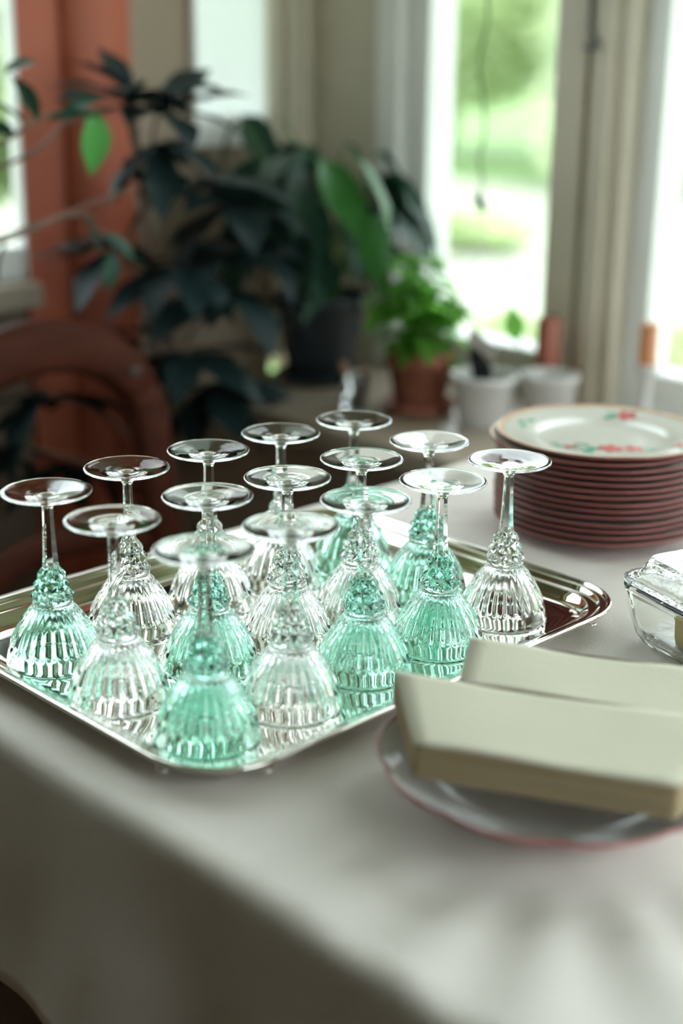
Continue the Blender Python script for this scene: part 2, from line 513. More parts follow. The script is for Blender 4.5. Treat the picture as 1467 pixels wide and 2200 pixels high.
def make_cloth():
    DROP = 0.196
    stepx, stepy = 0.0115, 0.0115
    def axis(a, b, st):
        out = []
        s = a - DROP
        nn = int(round((b - a + 2 * DROP) / st))
        return [a - DROP + (b - a + 2 * DROP) * k / nn for k in range(nn + 1)]
    xs, ys = axis(TU0, TU1, stepx), axis(TV0, TV1, stepy)
    R = 0.010
    vs_, fs = [], []
    def bend(d):
        """arc length past the edge -> (outward, down)"""
        if d <= 0:
            return 0.0, 0.0
        q = R * pi / 2
        if d < q:
            return R * sin(d / R), R * (1 - cos(d / R))
        return R, R + d - q
    bowl = Vector((-0.488, 0.686))
    for y in ys:
        for x in xs:
            dx = max(TU0 + R - x, x - (TU1 - R), 0.0)
            dy = max(TV0 + R - y, y - (TV1 - R), 0.0)
            px, py = min(max(x, TU0 + R), TU1 - R), min(max(y, TV0 + R), TV1 - R)
            sx = -1 if x < TU0 + R else 1
            sy = -1 if y < TV0 + R else 1
            ox, zx = bend(dx)
            oy, zy = bend(dy)
            down = max(zx, zy) if (dx and dy) else zx + zy
            # folds in the hanging part grow towards the hem
            fx = 0.013 * (zx / DROP) * (sin(y * 17 + 1.0) + 0.5 * sin(y * 41 + 0.6)) if dx else 0
            fy = 0.016 * (zy / DROP) * (sin(x * 15 + 0.4) + 0.5 * sin(x * 37 + 2.1) + 0.4 * noise.noise(Vector((x * 9, zy * 12, 3)))) if dy else 0
            if dx and dy:
                k = min(zx, zy) / DROP
                ox += 0.05 * k
                oy += 0.05 * k
            z = TZ - down
            # gentle creases on the top, always below the resting plane
            q = Vector((x * 6.0, y * 6.0, 0.0))
            cr = 0.0030 * abs(noise.noise(q)) + 0.0016 * abs(noise.noise(q * 3.1)) + 0.0015 * abs(noise.noise(Vector((x * 4 + y * 4, (x - y) * 22, 2.0))))
            d = Vector((x, y)) - bowl
            rr = d.length
            if rr < 0.62 and d.x > -0.05 and d.y < 0.05:
                ang = math.atan2(d.y, d.x)
                amp = max(0.0, min(1.0, (rr - 0.10) / 0.05)) * max(0.0, 1 - rr / 0.62)
                cr += 0.0075 * amp * (0.5 + 0.5 * sin(ang * 15 + 3 * noise.noise(q * 0.8)))
            if dy and not dx:
                z -= 0.0035 * max(0.0, noise.noise(Vector((x * 14, 0.3, 7.0)))) * min(1.0, zy / 0.01)
            z -= cr * (1 if not (dx or dy) else max(0.0, 1 - down / 0.03))
            vs_.append((px + sx * (ox + (fx if dx else 0) + (0.0)), py + sy * (oy + (fy if dy else 0)), z))
    nx = len(xs)
    for j in range(len(ys) - 1):
        for i in range(nx - 1):
            fs.append((j * nx + i, j * nx + i + 1, (j + 1) * nx + i + 1, (j + 1) * nx + i))
    o = MB().add(vs_, fs).build('tablecloth', MT['cloth'], smooth=True)
    so = o.modifiers.new('thickness', 'SOLIDIFY')
    so.thickness = 0.0012
    so.offset = -1
    tag(o, 'pale linen tablecloth hanging over the table edge in soft folds', 'tablecloth')
make_cloth()

# ------------------------------------------------------------------ silver tray
m, n, l, p = new_mat('polished silver')
p.inputs['Metallic'].default_value = 1.0
p.inputs['Base Color'].default_value = (0.79, 0.755, 0.69, 1)
p.inputs['Roughness'].default_value = 0.045
tc = n.new('ShaderNodeTexCoord')
nz = n.new('ShaderNodeTexNoise')
nz.inputs['Scale'].default_value = 9
l.new(tc.outputs['Object'], nz.inputs['Vector'])
rp = n.new('ShaderNodeMapRange')
rp.inputs['To Min'].default_value = 0.02
rp.inputs['To Max'].default_value = 0.085
l.new(nz.outputs['Fac'], rp.inputs['Value'])
l.new(rp.outputs['Result'], p.inputs['Roughness'])
MT['silver'] = m
TCX, TCY, THX, THY = -0.815, 0.752, 0.188, 0.242
tray = empty('serving_tray', (TCX, TCY, TZ))
tag(tray, 'polished silver serving tray with ridged rim carrying the upside-down glasses', 'tray')
rimp = [(0.0000, 0.0165), (0.0004, 0.0182), (0.0018, 0.0190), (0.0034, 0.0184), (0.0042, 0.0168), (0.0062, 0.0154), (0.0078, 0.0160), (0.0094, 0.0152), (0.0110, 0.0130),
        (0.0150, 0.0116), (0.0166, 0.0120), (0.0182, 0.0112), (0.0215, 0.0076), (0.0260, 0.0044), (0.0300, 0.0034), (0.0330, 0.0030)]
und = [(0.0330, 0.0012), (0.0300, 0.0014), (0.0260, 0.0022), (0.0200, 0.0070), (0.0110, 0.0108), (0.0050, 0.0140), (0.0018, 0.0156)]
RC = 0.062
full = MB()
full.rings([rrect(THX - i, THY - i, RC - i * 0.75, 14, z) for i, z in und + rimp], cap0=True, cap1=True)
full.build('tray_body', MT['silver'], tray, smooth=True)
# cast shell ornament in every corner: fan of petals and two scrolls
def ornament():
    mb = MB()
    for k in range(9):
        a = pi / 2 * (k + 0.5) / 9
        L = 0.021
        c = Vector((cos(a) * 0.020, sin(a) * 0.020, 0))
        rs = []
        for i in range(7):
            t = i / 6
            q = Vector((cos(a), sin(a), 0)) * (0.008 + 0.0235 * t)
            wd = 0.0024 * sin(pi * min(0.97, 0.18 + 0.8 * t)) + 0.0004
            side = Vector((-sin(a), cos(a), 0))
            zc = 0.0030 + 0.0098 * t * t
            rs.append([q + side * wd * cos(b) + Vector((0, 0, zc + wd * 0.7 * sin(b))) for b in [2 * pi * j / 8 for j in range(8)]])
        mb.rings(rs, cap0=True, cap1=True)
    for sgn in (0, 1):
        pts = []
        for i in range(22):
            t = i / 21
            a = 5.2 * t
            r = 0.0085 * (1 - 0.72 * t)
            x, y = 0.036 + r * cos(a + 2.6), -0.011 + r * sin(a + 2.6)
            pts.append((x, y, 0.0100 - 0.003 * t) if not sgn else (y, x, 0.0100 - 0.003 * t))
        mb.tube(pts, lambda t: 0.0015 * (1 - 0.3 * t), 6)
    return mb
om = ornament().mesh('corner_ornament', MT['silver'], True)
for q, (sx, sy) in enumerate(((1, 1), (-1, 1), (-1, -1), (1, -1))):
    link('corner_ornament', om, tray, (sx * (THX - 0.046), sy * (THY - 0.046), 0), (0, 0, q * pi / 2))

# ------------------------------------------------------------------ wine glasses
MT['clear'] = glass_mat('clear crystal', (0.940, 0.956, 0.945), 1.5)
MT['green'] = glass_mat('sea green crystal', (0.66, 0.915, 0.835), 1.5)
MT['deepgreen'] = glass_mat('deep sea green crystal', (0.38, 0.82, 0.70), 1.5)
NS = 144
def ring(r, z, f=None):
    return [(r * (f(2 * pi * j / NS, z) if f else 1) * cos(2 * pi * j / NS), r * (f(2 * pi * j / NS, z) if f else 1) * sin(2 * pi * j / NS), z) for j in range(NS)]
def hexf(k):
    def f(a, z):
        b = (a % (pi / 3)) - pi / 6
        return (1 - k) + k * (cos(pi / 6) / cos(b)) * 1.06
    return f
def glass_parts():
    out = {}
    # foot (uppermost, since the glass stands on its rim)
    mb = MB()
    prof = [(0.0340, 0.1409), (0.0346, 0.1406), (0.0349, 0.1400), (0.0346, 0.1393), (0.0330, 0.1386), (0.0280, 0.1375), (0.0200, 0.1358), (0.0120, 0.1337), (0.0080, 0.1318), (0.0058, 0.1298), (0.0046, 0.1280)]
    inner = [(0.0012, 0.1372), (0.0050, 0.1371), (0.0085, 0.1374), (0.0105, 0.1381), (0.0130, 0.1383), (0.0180, 0.1390), (0.0250, 0.1400), (0.0310, 0.1407)]
    mb.rings([ring(r, z) for r, z in inner + prof])
    mb.f.append(tuple(range(NS - 1, -1, -1)))
    out['foot'] = mb, True
    # hexagonal stem
    mb = MB()
    sp = [(0.0046, 0.1280, 0.0), (0.0042, 0.1262, 0.9), (0.0042, 0.122, 1), (0.0044, 0.112, 1), (0.0049, 0.100, 1), (0.0055, 0.088, 1), (0.0062, 0.0805, 1), (0.0068, 0.0785, 0.0)]
    mb.rings([ring(r, z, hexf(k)) for r, z, k in sp])
    out['stem'] = mb, False
    # faceted knop: rows of pyramid studs
    mb = MB()
    rows = [(0.0068, 0.0785, 0.0106, 0.0690, 0.0026), (0.0106, 0.0690, 0.0130, 0.0608, 0.0028), (0.0130, 0.0608, 0.0146, 0.0520, 0.0034)]
    for q, (r0, z0, r1, z1, h) in enumerate(rows):
        NSt, sub = 12, NS // 12
        off = (q % 2) * (sub // 2)
        for c in range(NSt):
            j0 = c * sub + off
            b = [(r0 * cos(2 * pi * (j0 + i) / NS), r0 * sin(2 * pi * (j0 + i) / NS), z0) for i in range(sub + 1)]
            t = [(r1 * cos(2 * pi * (j0 + i) / NS), r1 * sin(2 * pi * (j0 + i) / NS), z1) for i in range(sub + 1)]
            am = 2 * pi * (j0 + sub / 2) / NS
            ra = (r0 + r1) / 2 + h
            apex = (ra * cos(am), ra * sin(am), (z0 + z1) / 2 - 0.0006)
            loop = b + t[::-1]
            mb.add(loop + [apex], [(len(loop), (i + 1) % len(loop), i) for i in range(len(loop))])
    out['knop'] = mb, False
    # fluted bowl, outer wall then inner wall
    mb = MB()
    op = [(0.0146, 0.0520), (0.0155, 0.0512), (0.0157, 0.0503), (0.0149, 0.0494)]
    cp = spline([(0.0154, 0.0480, 0), (0.0200, 0.0424, 0), (0.0252, 0.0347, 0), (0.0297, 0.0270, 0), (0.0336, 0.0188, 0), (0.0363, 0.0105, 0), (0.0379, 0.0030, 0)], 5)
    def flute(a, z):
        ph = abs(cos(12 * a))
        lo = 0.0125 + 0.004 * (1 - ph)
        k = max(0.0, min(1.0, (z - lo) / 0.0022))
        e = max(0.0, min(1.0, (0.0492 - z) / 0.004))
        return 1 + 0.026 * k * e - 0.062 * k * e * ph ** 0.8
    rs = [ring(r, z) for r, z in op] + [ring(v.x, v.y, flute) for v in cp]
    rs += [ring(r, z) for r, z in [(0.0381, 0.0012), (0.0377, 0.0003), (0.0370, 0.0), (0.0364, 0.0004)]]
    ip = spline([(0.0361, 0.0014, 0), (0.0344, 0.0105, 0), (0.0314, 0.0195, 0), (0.0268, 0.0280, 0), (0.0206, 0.0356, 0), (0.0134, 0.0412, 0), (0.0070, 0.0437, 0), (0.0010, 0.0442, 0)], 3)
    rs += [ring(v.x, v.y) for v in ip]
    mb.rings(rs)
    mb.f.append(tuple(len(rs) * NS - NS + j for j in range(NS)))
    out['bowl'] = mb, True
    return out
GP = {}
for nm, (mb, sm) in glass_parts().items():
    me = mb.mesh(nm, None, sm)
    me.materials.append(MT['clear'])
    GP[nm] = me
# make sure the faces look outwards: test one face of each part
def orient(me, outward):
    bm = bmesh.new()
    bm.from_mesh(me)
    bmesh.ops.recalc_face_normals(bm, faces=bm.faces)
    bm.faces.ensure_lookup_table()
    best = max(bm.faces, key=lambda f: outward(f.calc_center_median()))
    c = best.calc_center_median()
    ref = Vector((c.x, c.y, 0))
    if best.normal.dot(ref) < 0:
        bmesh.ops.reverse_faces(bm, faces=bm.faces)
    bm.to_mesh(me)
    bm.free()
for nm in GP:
    orient(GP[nm], lambda c: c.x * c.x + c.y * c.y)
TRAY_Z = TZ + 0.0030
# measured places of the fifteen glasses: row from the far left side of the tray to the near right side
PLACES = [[(-0.893, 0.574), (-0.903, 0.657), (-0.899, 0.739), (-0.899, 0.822), (-0.888, 0.903)],
          [(-0.803, 0.570), (-0.800, 0.656), (-0.795, 0.734), (-0.793, 0.816), (-0.792, 0.899)],
          [(-0.709, 0.577), (-0.705, 0.654), (-0.711, 0.737), (-0.705, 0.818), (-0.706, 0.903)]]
GREEN = {(0, 0), (0, 4), (1, 1), (1, 4), (2, 0), (2, 2), (2, 3)}
GLABEL = {
    (0, 0): 'green-bowled upside-down wine glass at the left edge of the photo',
    (0, 1): 'clear upside-down wine glass just right of the leftmost green one, before the chair',
    (0, 2): 'clear upside-down wine glass, third along the tray side nearest the chair',
    (0, 3): 'clear upside-down wine glass left of the farthest glass on the tray',
    (0, 4): 'green-bowled upside-down wine glass farthest from the camera, at the tray back corner',
    (1, 0): 'blurred clear upside-down wine glass between the leftmost green one and the foremost one',
    (1, 1): 'green-bowled upside-down wine glass directly behind the foremost green glass',
    (1, 2): 'clear upside-down wine glass in the very centre of the tray',
    (1, 3): 'clear upside-down wine glass in the middle row, in front of the farthest green glass',
    (1, 4): 'green-bowled upside-down wine glass at the tray back, nearest the bare tablecloth',
    (2, 0): 'foremost upside-down wine glass, green bowl out of focus at the near tray corner',
    (2, 1): 'blurred clear upside-down wine glass just right of the foremost green glass',
    (2, 2): 'teal-bowled upside-down wine glass left of the napkin pile, middle of the near row',
    (2, 3): 'green-bowled upside-down wine glass directly above the back corner of the napkins',
    (2, 4): 'clear upside-down wine glass in front of the plate stack, at the right tray corner'}
rg = random.Random(5)
for i, row in enumerate(PLACES):
    for j, (gu, gv) in enumerate(row):
        g_ = empty('wine_glass', (gu, gv, TRAY_Z), rg.uniform(0, 6.28))
        tag(g_, GLABEL[(i, j)], 'wine glass', 'upside-down wine glasses on the tray')
        for nm in ('foot', 'stem', 'knop', 'bowl'):
            o = link(nm, GP[nm], g_)
            if (i, j) in GREEN and nm in ('knop', 'bowl'):
                o.material_slots[0].link = 'OBJECT'
                o.material_slots[0].material = MT['deepgreen' if nm == 'knop' else 'green']

# ------------------------------------------------------------------ plate stack
MT['porcelain'] = plain('ivory porcelain', (0.64, 0.615, 0.55), 0.12, 0.03, 10)
MT['maroon'] = plain('dull red glaze', (0.235, 0.066, 0.060), 0.32, 0.15, 30)
MT['goldline'] = plain('ochre rim line', (0.55, 0.33, 0.20), 0.3, 0.2, 40)
MT['petal_red'] = plain('painted red', (0.55, 0.10, 0.09), 0.25, 0.2, 60)
MT['petal_green'] = plain('painted green', (0.10, 0.38, 0.25), 0.25, 0.2, 60)
PR = 0.107
def scallop(k, nlobes=24):
    def f(a, r, z):
        if r < PR * 0.7:
            return 0
        return k * (abs(sin(a * nlobes / 4)) - 0.6) * ((r / PR - 0.7) / 0.3)
    return f
pw = scallop(0.016, 12)
top_p = [(0.0005, 0.0032), (0.040, 0.0032), (0.058, 0.0036), (0.066, 0.0056), (0.072, 0.0084), (0.082, 0.0104), (0.096, 0.0128), (0.1045, 0.0146)]
edge_p = [(0.1045, 0.0146), (0.1066, 0.0150), (0.1072, 0.0142), (0.1068, 0.0126), (0.1045, 0.0114), (0.096, 0.0094), (0.086, 0.0076)]
und_p = [(0.086, 0.0076), (0.074, 0.0050), (0.066, 0.0020), (0.060, 0.0), (0.056, 0.0), (0.054, 0.0012), (0.0005, 0.0014)]
face_me = MB().lathe(top_p, 72, pw)
face_me.f.append(tuple(range(71, -1, -1)))
face_me = face_me.mesh('plate_face', MT['porcelain'])
edge_me = MB().lathe(edge_p, 72, pw).mesh('painted_rim', MT['maroon'])
und_me = MB().lathe(und_p, 72, pw).mesh('underside', MT['maroon'])
line_me = MB().lathe([(0.1000, 0.01375), (0.1020, 0.01440), (0.1052, 0.01500), (0.1060, 0.01510), (0.1066, 0.01510)], 72, pw).mesh('rim_line', MT['goldline'])
for me in (face_me, edge_me, und_me):
    bm = bmesh.new(); bm.from_mesh(me); bmesh.ops.recalc_face_normals(bm, faces=bm.faces); bm.to_mesh(me); bm.free()
PCX, PCY = -0.804, 1.178
NPL = 14
order = ['bottom', 'second', 'third', 'fourth', 'fifth', 'sixth', 'seventh']
rp_ = random.Random(11)
DZ = 0.0067
for k in range(NPL):
    dx, dy = rp_.uniform(-0.0016, 0.0016), rp_.uniform(-0.0016, 0.0016)
    if k == NPL - 2:
        dx, dy = -0.0045, -0.0045
    pl = empty('dinner_plate', (PCX + dx, PCY + dy, TZ + k * DZ), rp_.uniform(0, 6.28) if k < NPL - 1 else 0.3)
    if k == NPL - 1:
        lab = 'topmost dinner plate of the stack, showing painted red flowers and green leaves'
    elif k == NPL - 2:
        lab = 'plate right under the topmost one, pale rim peeping out at the left'
    elif k == 0:
        lab = 'bottom plate of the stack, resting on the tablecloth'
    elif k < 7:
        lab = '%s plate from the bottom of the red-edged stack' % order[k]
    else:
        lab = '%s plate from the top of the red-edged stack' % order[NPL - 1 - k]
    tag(pl, lab, 'plate', 'stacked dinner plates beside the window')
    link('plate_face', face_me, pl)
    link('painted_rim', edge_me, pl)
    link('underside', und_me, pl)
    if k >= NPL - 2:
        link('rim_line', line_me, pl, (0, 0, 0.0001))
    if k == NPL - 1:
        # painted sprays: flat petals and leaves lying on the glaze
        def zt(r):
            for (r0, z0), (r1, z1) in zip(top_p, top_p[1:]):
                if r0 <= r <= r1:
                    return z0 + (z1 - z0) * (r - r0) / (r1 - r0)
            return top_p[-1][1]
        def dab(x, y, ln, wd, ang, nm, mat):
            vs_ = []
            for q in range(10):
                a = 2 * pi * q / 10
                px = x + ln * cos(a) * cos(ang) - wd * sin(a) * sin(ang)
                py = y + ln * cos(a) * sin(ang) + wd * sin(a) * cos(ang)
                vs_.append((px, py, zt(sqrt(px * px + py * py)) + 0.00035))
            o_ = MB().add(vs_ + [(x, y, zt(sqrt(x * x + y * y)) + 0.00045)], [(q, (q + 1) % 10, 10) for q in range(10)]).build(nm, MT[mat], pl, recalc=False)
        # work in world directions: undo the plate's own turn
        def wdab(dx_, dy_, ln, wd, ang, nm, mat):
            a = -0.3
            dab(dx_ * cos(a) - dy_ * sin(a), dx_ * sin(a) + dy_ * cos(a), ln, wd, ang + a, nm, mat)
        def spray(cx, cy_, petals, leaves, s):
            for q in range(petals):
                a = q * 2 * pi / petals
                wdab(cx + s * 0.75 * cos(a), cy_ + s * 0.75 * sin(a), s * 0.8, s * 0.5, a, 'painted_petal', 'petal_red')
            for q, (a, d) in enumerate(leaves):
                wdab(cx + d * cos(a), cy_ + d * sin(a), s * 0.95, s * 0.38, a, 'painted_leaf', 'petal_green')
        spray(-0.026, 0.080, 5, [(3.6, 0.013), (4.1, 0.018)], 0.0085)
        spray(0.024, -0.020, 6, [(3.8, 0.016), (4.2, 0.024), (3.4, 0.03), (3.9, 0.036), (4.5, 0.03)], 0.0095)
        spray(0.040, -0.004, 5, [(0.6, 0.018)], 0.008)
        spray(-0.006, -0.044, 4, [(3.6, 0.010), (4.0, 0.017), (3.2, 0.02)], 0.006)
        spray(0.083, 0.020, 5, [(1.2, 0.012), (5.2, 0.016)], 0.008)
        for a, d in ((3.3, 0.083), (3.45, 0.088), (3.6, 0.082)):
            wdab(d * cos(a), d * sin(a), 0.007, 0.0028, a + 1.4, 'painted_leaf', 'petal_green')

# ------------------------------------------------------------------ scalloped bowl with napkins
BX, BY, BR = -0.488, 0.686, 0.115
MT['bowl_white'] = plain('white porcelain', (0.78, 0.76, 0.74), 0.1, 0.03, 10)
MT['bowl_rim'] = plain('rose rim glaze', (0.42, 0.15, 0.15), 0.25, 0.15, 30)
bowl = empty('scalloped_bowl', (BX, BY, TZ), 0.35)
tag(bowl, 'shallow white bowl with scalloped rose rim holding the napkins', 'bowl')
def bw(a, r, z):
    k = max(0.0, (r / BR - 0.5) / 0.5)
    return 0.030 * k * (abs(sin(a * 5)) ** 0.7 - 0.6)
inn = [(0.0005, 0.0060), (0.040, 0.0062), (0.058, 0.0080), (0.074, 0.0140), (0.090, 0.0225), (0.104, 0.0305), (0.1115, 0.0350)]
rimb = [(0.1115, 0.0350), (0.1140, 0.0362), (0.1150, 0.0352), (0.1142, 0.0336), (0.1115, 0.0318)]
outb = [(0.1115, 0.0318), (0.098, 0.0240), (0.080, 0.0130), (0.064, 0.0085), (0.059, 0.0045), (0.058, 0.0), (0.054, 0.0), (0.053, 0.0030), (0.0005, 0.0032)]
a_ = MB().lathe(inn, 100, bw)
a_.f.append(tuple(range(99, -1, -1)))
a_.build('bowl_inside', MT['bowl_white'], bowl, smooth=True)
MB().lathe(rimb, 100, bw).build('scalloped_rim', MT['bowl_rim'], bowl, smooth=True)
MB().lathe(outb[:4], 100, bw).build('bowl_outside', MT['bowl_white'], bowl, smooth=True)
MB().lathe(outb[3:], 100, bw).build('foot_ring', MT['bowl_rim'], bowl, smooth=True)
for a, d in ((2.75, 0.100), (2.95, 0.096), (2.6, 0.094), (3.15, 0.101)):
    q = Vector((d * cos(a), d * sin(a)))
    vs_ = [(q.x + 0.006 * cos(t * pi / 4) , q.y + 0.004 * sin(t * pi / 4), 0.0305 + (sqrt((q.x + 0.006 * cos(t * pi / 4)) ** 2 + (q.y + 0.004 * sin(t * pi / 4)) ** 2) - 0.104) * 0.58) for t in range(8)]
    MB().add(vs_, [tuple(range(8))]).build('painted_petal', MT['petal_red'], bowl, recalc=False)

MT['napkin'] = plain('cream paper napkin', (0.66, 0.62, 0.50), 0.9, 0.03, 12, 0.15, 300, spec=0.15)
MT['napkin_shade_edge'] = plain('shaded napkin edges', (0.44, 0.34, 0.20), 0.9, 0.12, 3, 0.3, 60, stretch=(1, 1, 260))  # same cream paper, coloured browner to paint in the shade on backlit sides
def napkin_pile(name, label, fl_, ang, wx, wy, z0, sheets, th, seed, shear=0.0, flare=0.0):
    """folded napkins lying on one another; fl_ = near-left corner"""
    root = empty(name, (fl_[0], fl_[1], z0), ang)
    tag(root, label, 'napkins')
    rnd = random.Random(seed)
    side, topm = MB(), MB()
    NXg, NYg = 14, 12
    def warp(x, y):
        return (0.0010 * noise.noise(Vector((x * 16, y * 16, 0))) + 0.0008 * sin(x * 38 + y * 21)) * min(1, sheets / 6)
    for s in range(sheets):
        ox, oy, da = rnd.uniform(-0.0006, 0.0006), rnd.uniform(-0.0006, 0.0006), rnd.uniform(-0.004, 0.004)
        def ringat(inset, z):
            out = []
            for px, py, _ in rrect(wx / 2 - inset, wy / 2 - inset, 0.003, 3):
                x, y = px + wx / 2, py + wy / 2
                x, y = x + ox - da * py, y + oy + da * px
                out.append((x + y * (flare * x / wx - shear * (1 - x / wx)), y, z + warp(x, y) * 0.8))
            return out
        z = s * th
        last = s == sheets - 1
        rs = [ringat(0.0009, z + 0.0001), ringat(0.0001, z + th * 0.3), ringat(0.0001, z + th * 0.7), ringat(0.0009, z + th * 0.98)]
        side.rings(rs, cap0=(s == 0))
    side.build('folded_edges', MT['napkin_shade_edge'], root, smooth=False)
    zt_ = sheets * th
    grid, f = [], []
    for j in range(NYg + 1):
        for i in range(NXg + 1):
            x, y = wx * i / NXg, wy * j / NYg
            grid.append((x + y * (flare * x / wx - shear * (1 - x / wx)), y, zt_ - 0.0002 + warp(x, y) * 0.8))
    for j in range(NYg):
        for i in range(NXg):
            a = j * (NXg + 1) + i
            f.append((a, a + 1, a + NXg + 2, a + NXg + 1))
    topm.add(grid, f)
    nv = len(grid)
    o = topm.build('top_sheet', MT['napkin'], root, smooth=True)
    so = o.modifiers.new('thickness', 'SOLIDIFY')
    so.thickness = 0.0008
    so.offset = 1
    return root
napkin_pile('napkin_stack', 'front stack of folded cream napkins laid across the bowl, shade-browned edge facing us', (-0.523, 0.588), radians(27.5), 0.160, 0.098, TZ + 0.0385, 12, 0.0019, 3, 0.41, 0.35)
napkin_pile('napkin_stack', 'back stack of folded cream napkins in the bowl, nearest the wine glasses', (-0.5640, 0.6774), radians(27.5), 0.190, 0.077, TZ + 0.0385, 12, 0.0018, 8, 0.12, 0.1)

# ------------------------------------------------------------------ glass butter dish
MT['dish_glass'] = glass_mat('dish glass', (0.96, 0.98, 0.97), 1.48)
m = glass_mat('hammered lid glass', (0.95, 0.98, 0.97), 1.48, 0.02)
n, l = m.node_tree.nodes, m.node_tree.links
tc = n.new('ShaderNodeTexCoord')
mp = n.new('ShaderNodeMapping')
mp.inputs['Scale'].default_value = (60, 160, 60)
nz = n.new('ShaderNodeTexNoise')
nz.inputs['Scale'].default_value = 1.0
b = n.new('ShaderNodeBump')
b.inputs['Strength'].default_value = 0.5
b.inputs['Distance'].default_value = 0.002
l.new(tc.outputs['Object'], mp.inputs['Vector'])
l.new(mp.outputs['Vector'], nz.inputs['Vector'])
l.new(nz.outputs['Fac'], b.inputs['Height'])
l.new(b.outputs['Normal'], n['Principled BSDF'].inputs['Normal'])
MT['lid_glass'] = m
MT['butter'] = plain('butter', (0.82, 0.66, 0.22), 0.5, 0.05, 20, sub=0.0)
DX, DY, DA = -0.527, 0.972, radians(-18)
dish = empty('butter_dish', (DX, DY, TZ), DA)
tag(dish, 'clear rectangular glass dish with ridged lid and yellow contents at the right edge', 'dish')
def rr(hx_, hy_, r_, z_):
    return rrect(hx_, hy_, r_, 8, z_)
HX, HY = 0.080, 0.058
base = [(HX - 0.020, HY - 0.020, 0.012, 0.0), (HX - 0.014, HY - 0.014, 0.016, 0.002), (HX - 0.009, HY - 0.009, 0.018, 0.010), (HX - 0.005, HY - 0.005, 0.019, 0.025), (HX - 0.0025, HY - 0.0025, 0.020, 0.042), (HX - 0.001, HY - 0.001, 0.020, 0.046), (HX, HY, 0.020, 0.048), (HX, HY, 0.020, 0.051), (HX - 0.001, HY - 0.001, 0.02, 0.0525),
        (HX - 0.006, HY - 0.006, 0.016, 0.0525), (HX - 0.0075, HY - 0.0075, 0.015, 0.046), (HX - 0.010, HY - 0.010, 0.014, 0.025), (HX - 0.014, HY - 0.014, 0.012, 0.010), (HX - 0.020, HY - 0.020, 0.010, 0.0055)]
MB().rings([rr(*q) for q in base], cap0=True, cap1=True).build('dish_base', MT['dish_glass'], dish, smooth=True)
lid = [(HX - 0.009, HY - 0.009, 0.014, 0.0535), (HX - 0.0005, HY - 0.0005, 0.020, 0.0535), (HX + 0.0005, HY + 0.0005, 0.0205, 0.0545), (HX + 0.0005, HY + 0.0005, 0.0205, 0.0565), (HX - 0.001, HY - 0.001, 0.020, 0.0580), (HX - 0.006, HY - 0.006, 0.018, 0.0585), (HX - 0.010, HY - 0.010, 0.016, 0.0625), (HX - 0.0155, HY - 0.0155, 0.013, 0.0715), (HX - 0.0165, HY - 0.0165, 0.0125, 0.0740), (HX - 0.0175, HY - 0.0175, 0.012, 0.0748), (HX - 0.0195, HY - 0.0195, 0.011, 0.0748), (HX - 0.0205, HY - 0.0205, 0.010, 0.0740)]
lidin = [(HX - 0.0205, HY - 0.0205, 0.010, 0.0700), (HX - 0.019, HY - 0.019, 0.010, 0.0690), (HX - 0.0135, HY - 0.0135, 0.012, 0.0610), (HX - 0.010, HY - 0.010, 0.013, 0.0560)]
lm = MB()
lm.rings([rr(*q) for q in lidin] + [rr(*q) for q in lid], cap0=True, cap1=True)
lidob = lm.build('lid', MT['lid_glass'], dish, smooth=True)
bb = MB().rings([rr(0.046, 0.026, 0.004, 0.0062), rr(0.046, 0.026, 0.004, 0.038), rr(0.044, 0.024, 0.004, 0.040)], cap0=True, cap1=True).build('butter_block', MT['butter'], None, bevel=0.0)
bb.location = (DX + 0.012 * cos(DA), DY + 0.012 * sin(DA), TZ)
bb.rotation_euler = (0, 0, DA + 0.06)
tag(bb, 'yellow block of butter inside the clear glass dish', 'butter')
# spoon lying over the lid
MT['horn'] = plain('pale horn', (0.72, 0.74, 0.60), 0.2, 0.1, 20)
MT['horn_edge'] = plain('brown spoon edge', (0.33, 0.17, 0.10), 0.4, 0.1, 20)
sp = empty('serving_spoon', (DX + 0.014, DY + 0.031, TZ + 0.0765), radians(18))
tag(sp, 'pale spoon lying across the lid of the glass dish', 'spoon')
def spoon_ring(x, w_, z_, t_):
    return [(x, w_ * cos(a), z_ + t_ * sin(a)) for a in [2 * pi * j / 12 for j in range(12)]]
sr = [(-0.036, 0.0015, 0.006, 0.001), (-0.034, 0.007, 0.0062, 0.0016), (-0.028, 0.0115, 0.006, 0.002), (-0.018, 0.0130, 0.0045, 0.002), (-0.004, 0.0115, 0.0028, 0.002), (0.006, 0.006, 0.0022, 0.002), (0.03, 0.0045, 0.002, 0.0018), (0.09, 0.006, 0.006, 0.0016), (0.10, 0.003, 0.007, 0.001)]
MB().rings([spoon_ring(*q) for q in sr], cap0=True, cap1=True).build('spoon_body', MT['horn'], sp, smooth=True)
MB().rings([spoon_ring(x, w_ + 0.0002, z_ - t_ * 0.75, t_ * 0.35) for x, w_, z_, t_ in sr[1:6]], cap0=True, cap1=True).build('spoon_edge', MT['horn_edge'], sp, smooth=True)

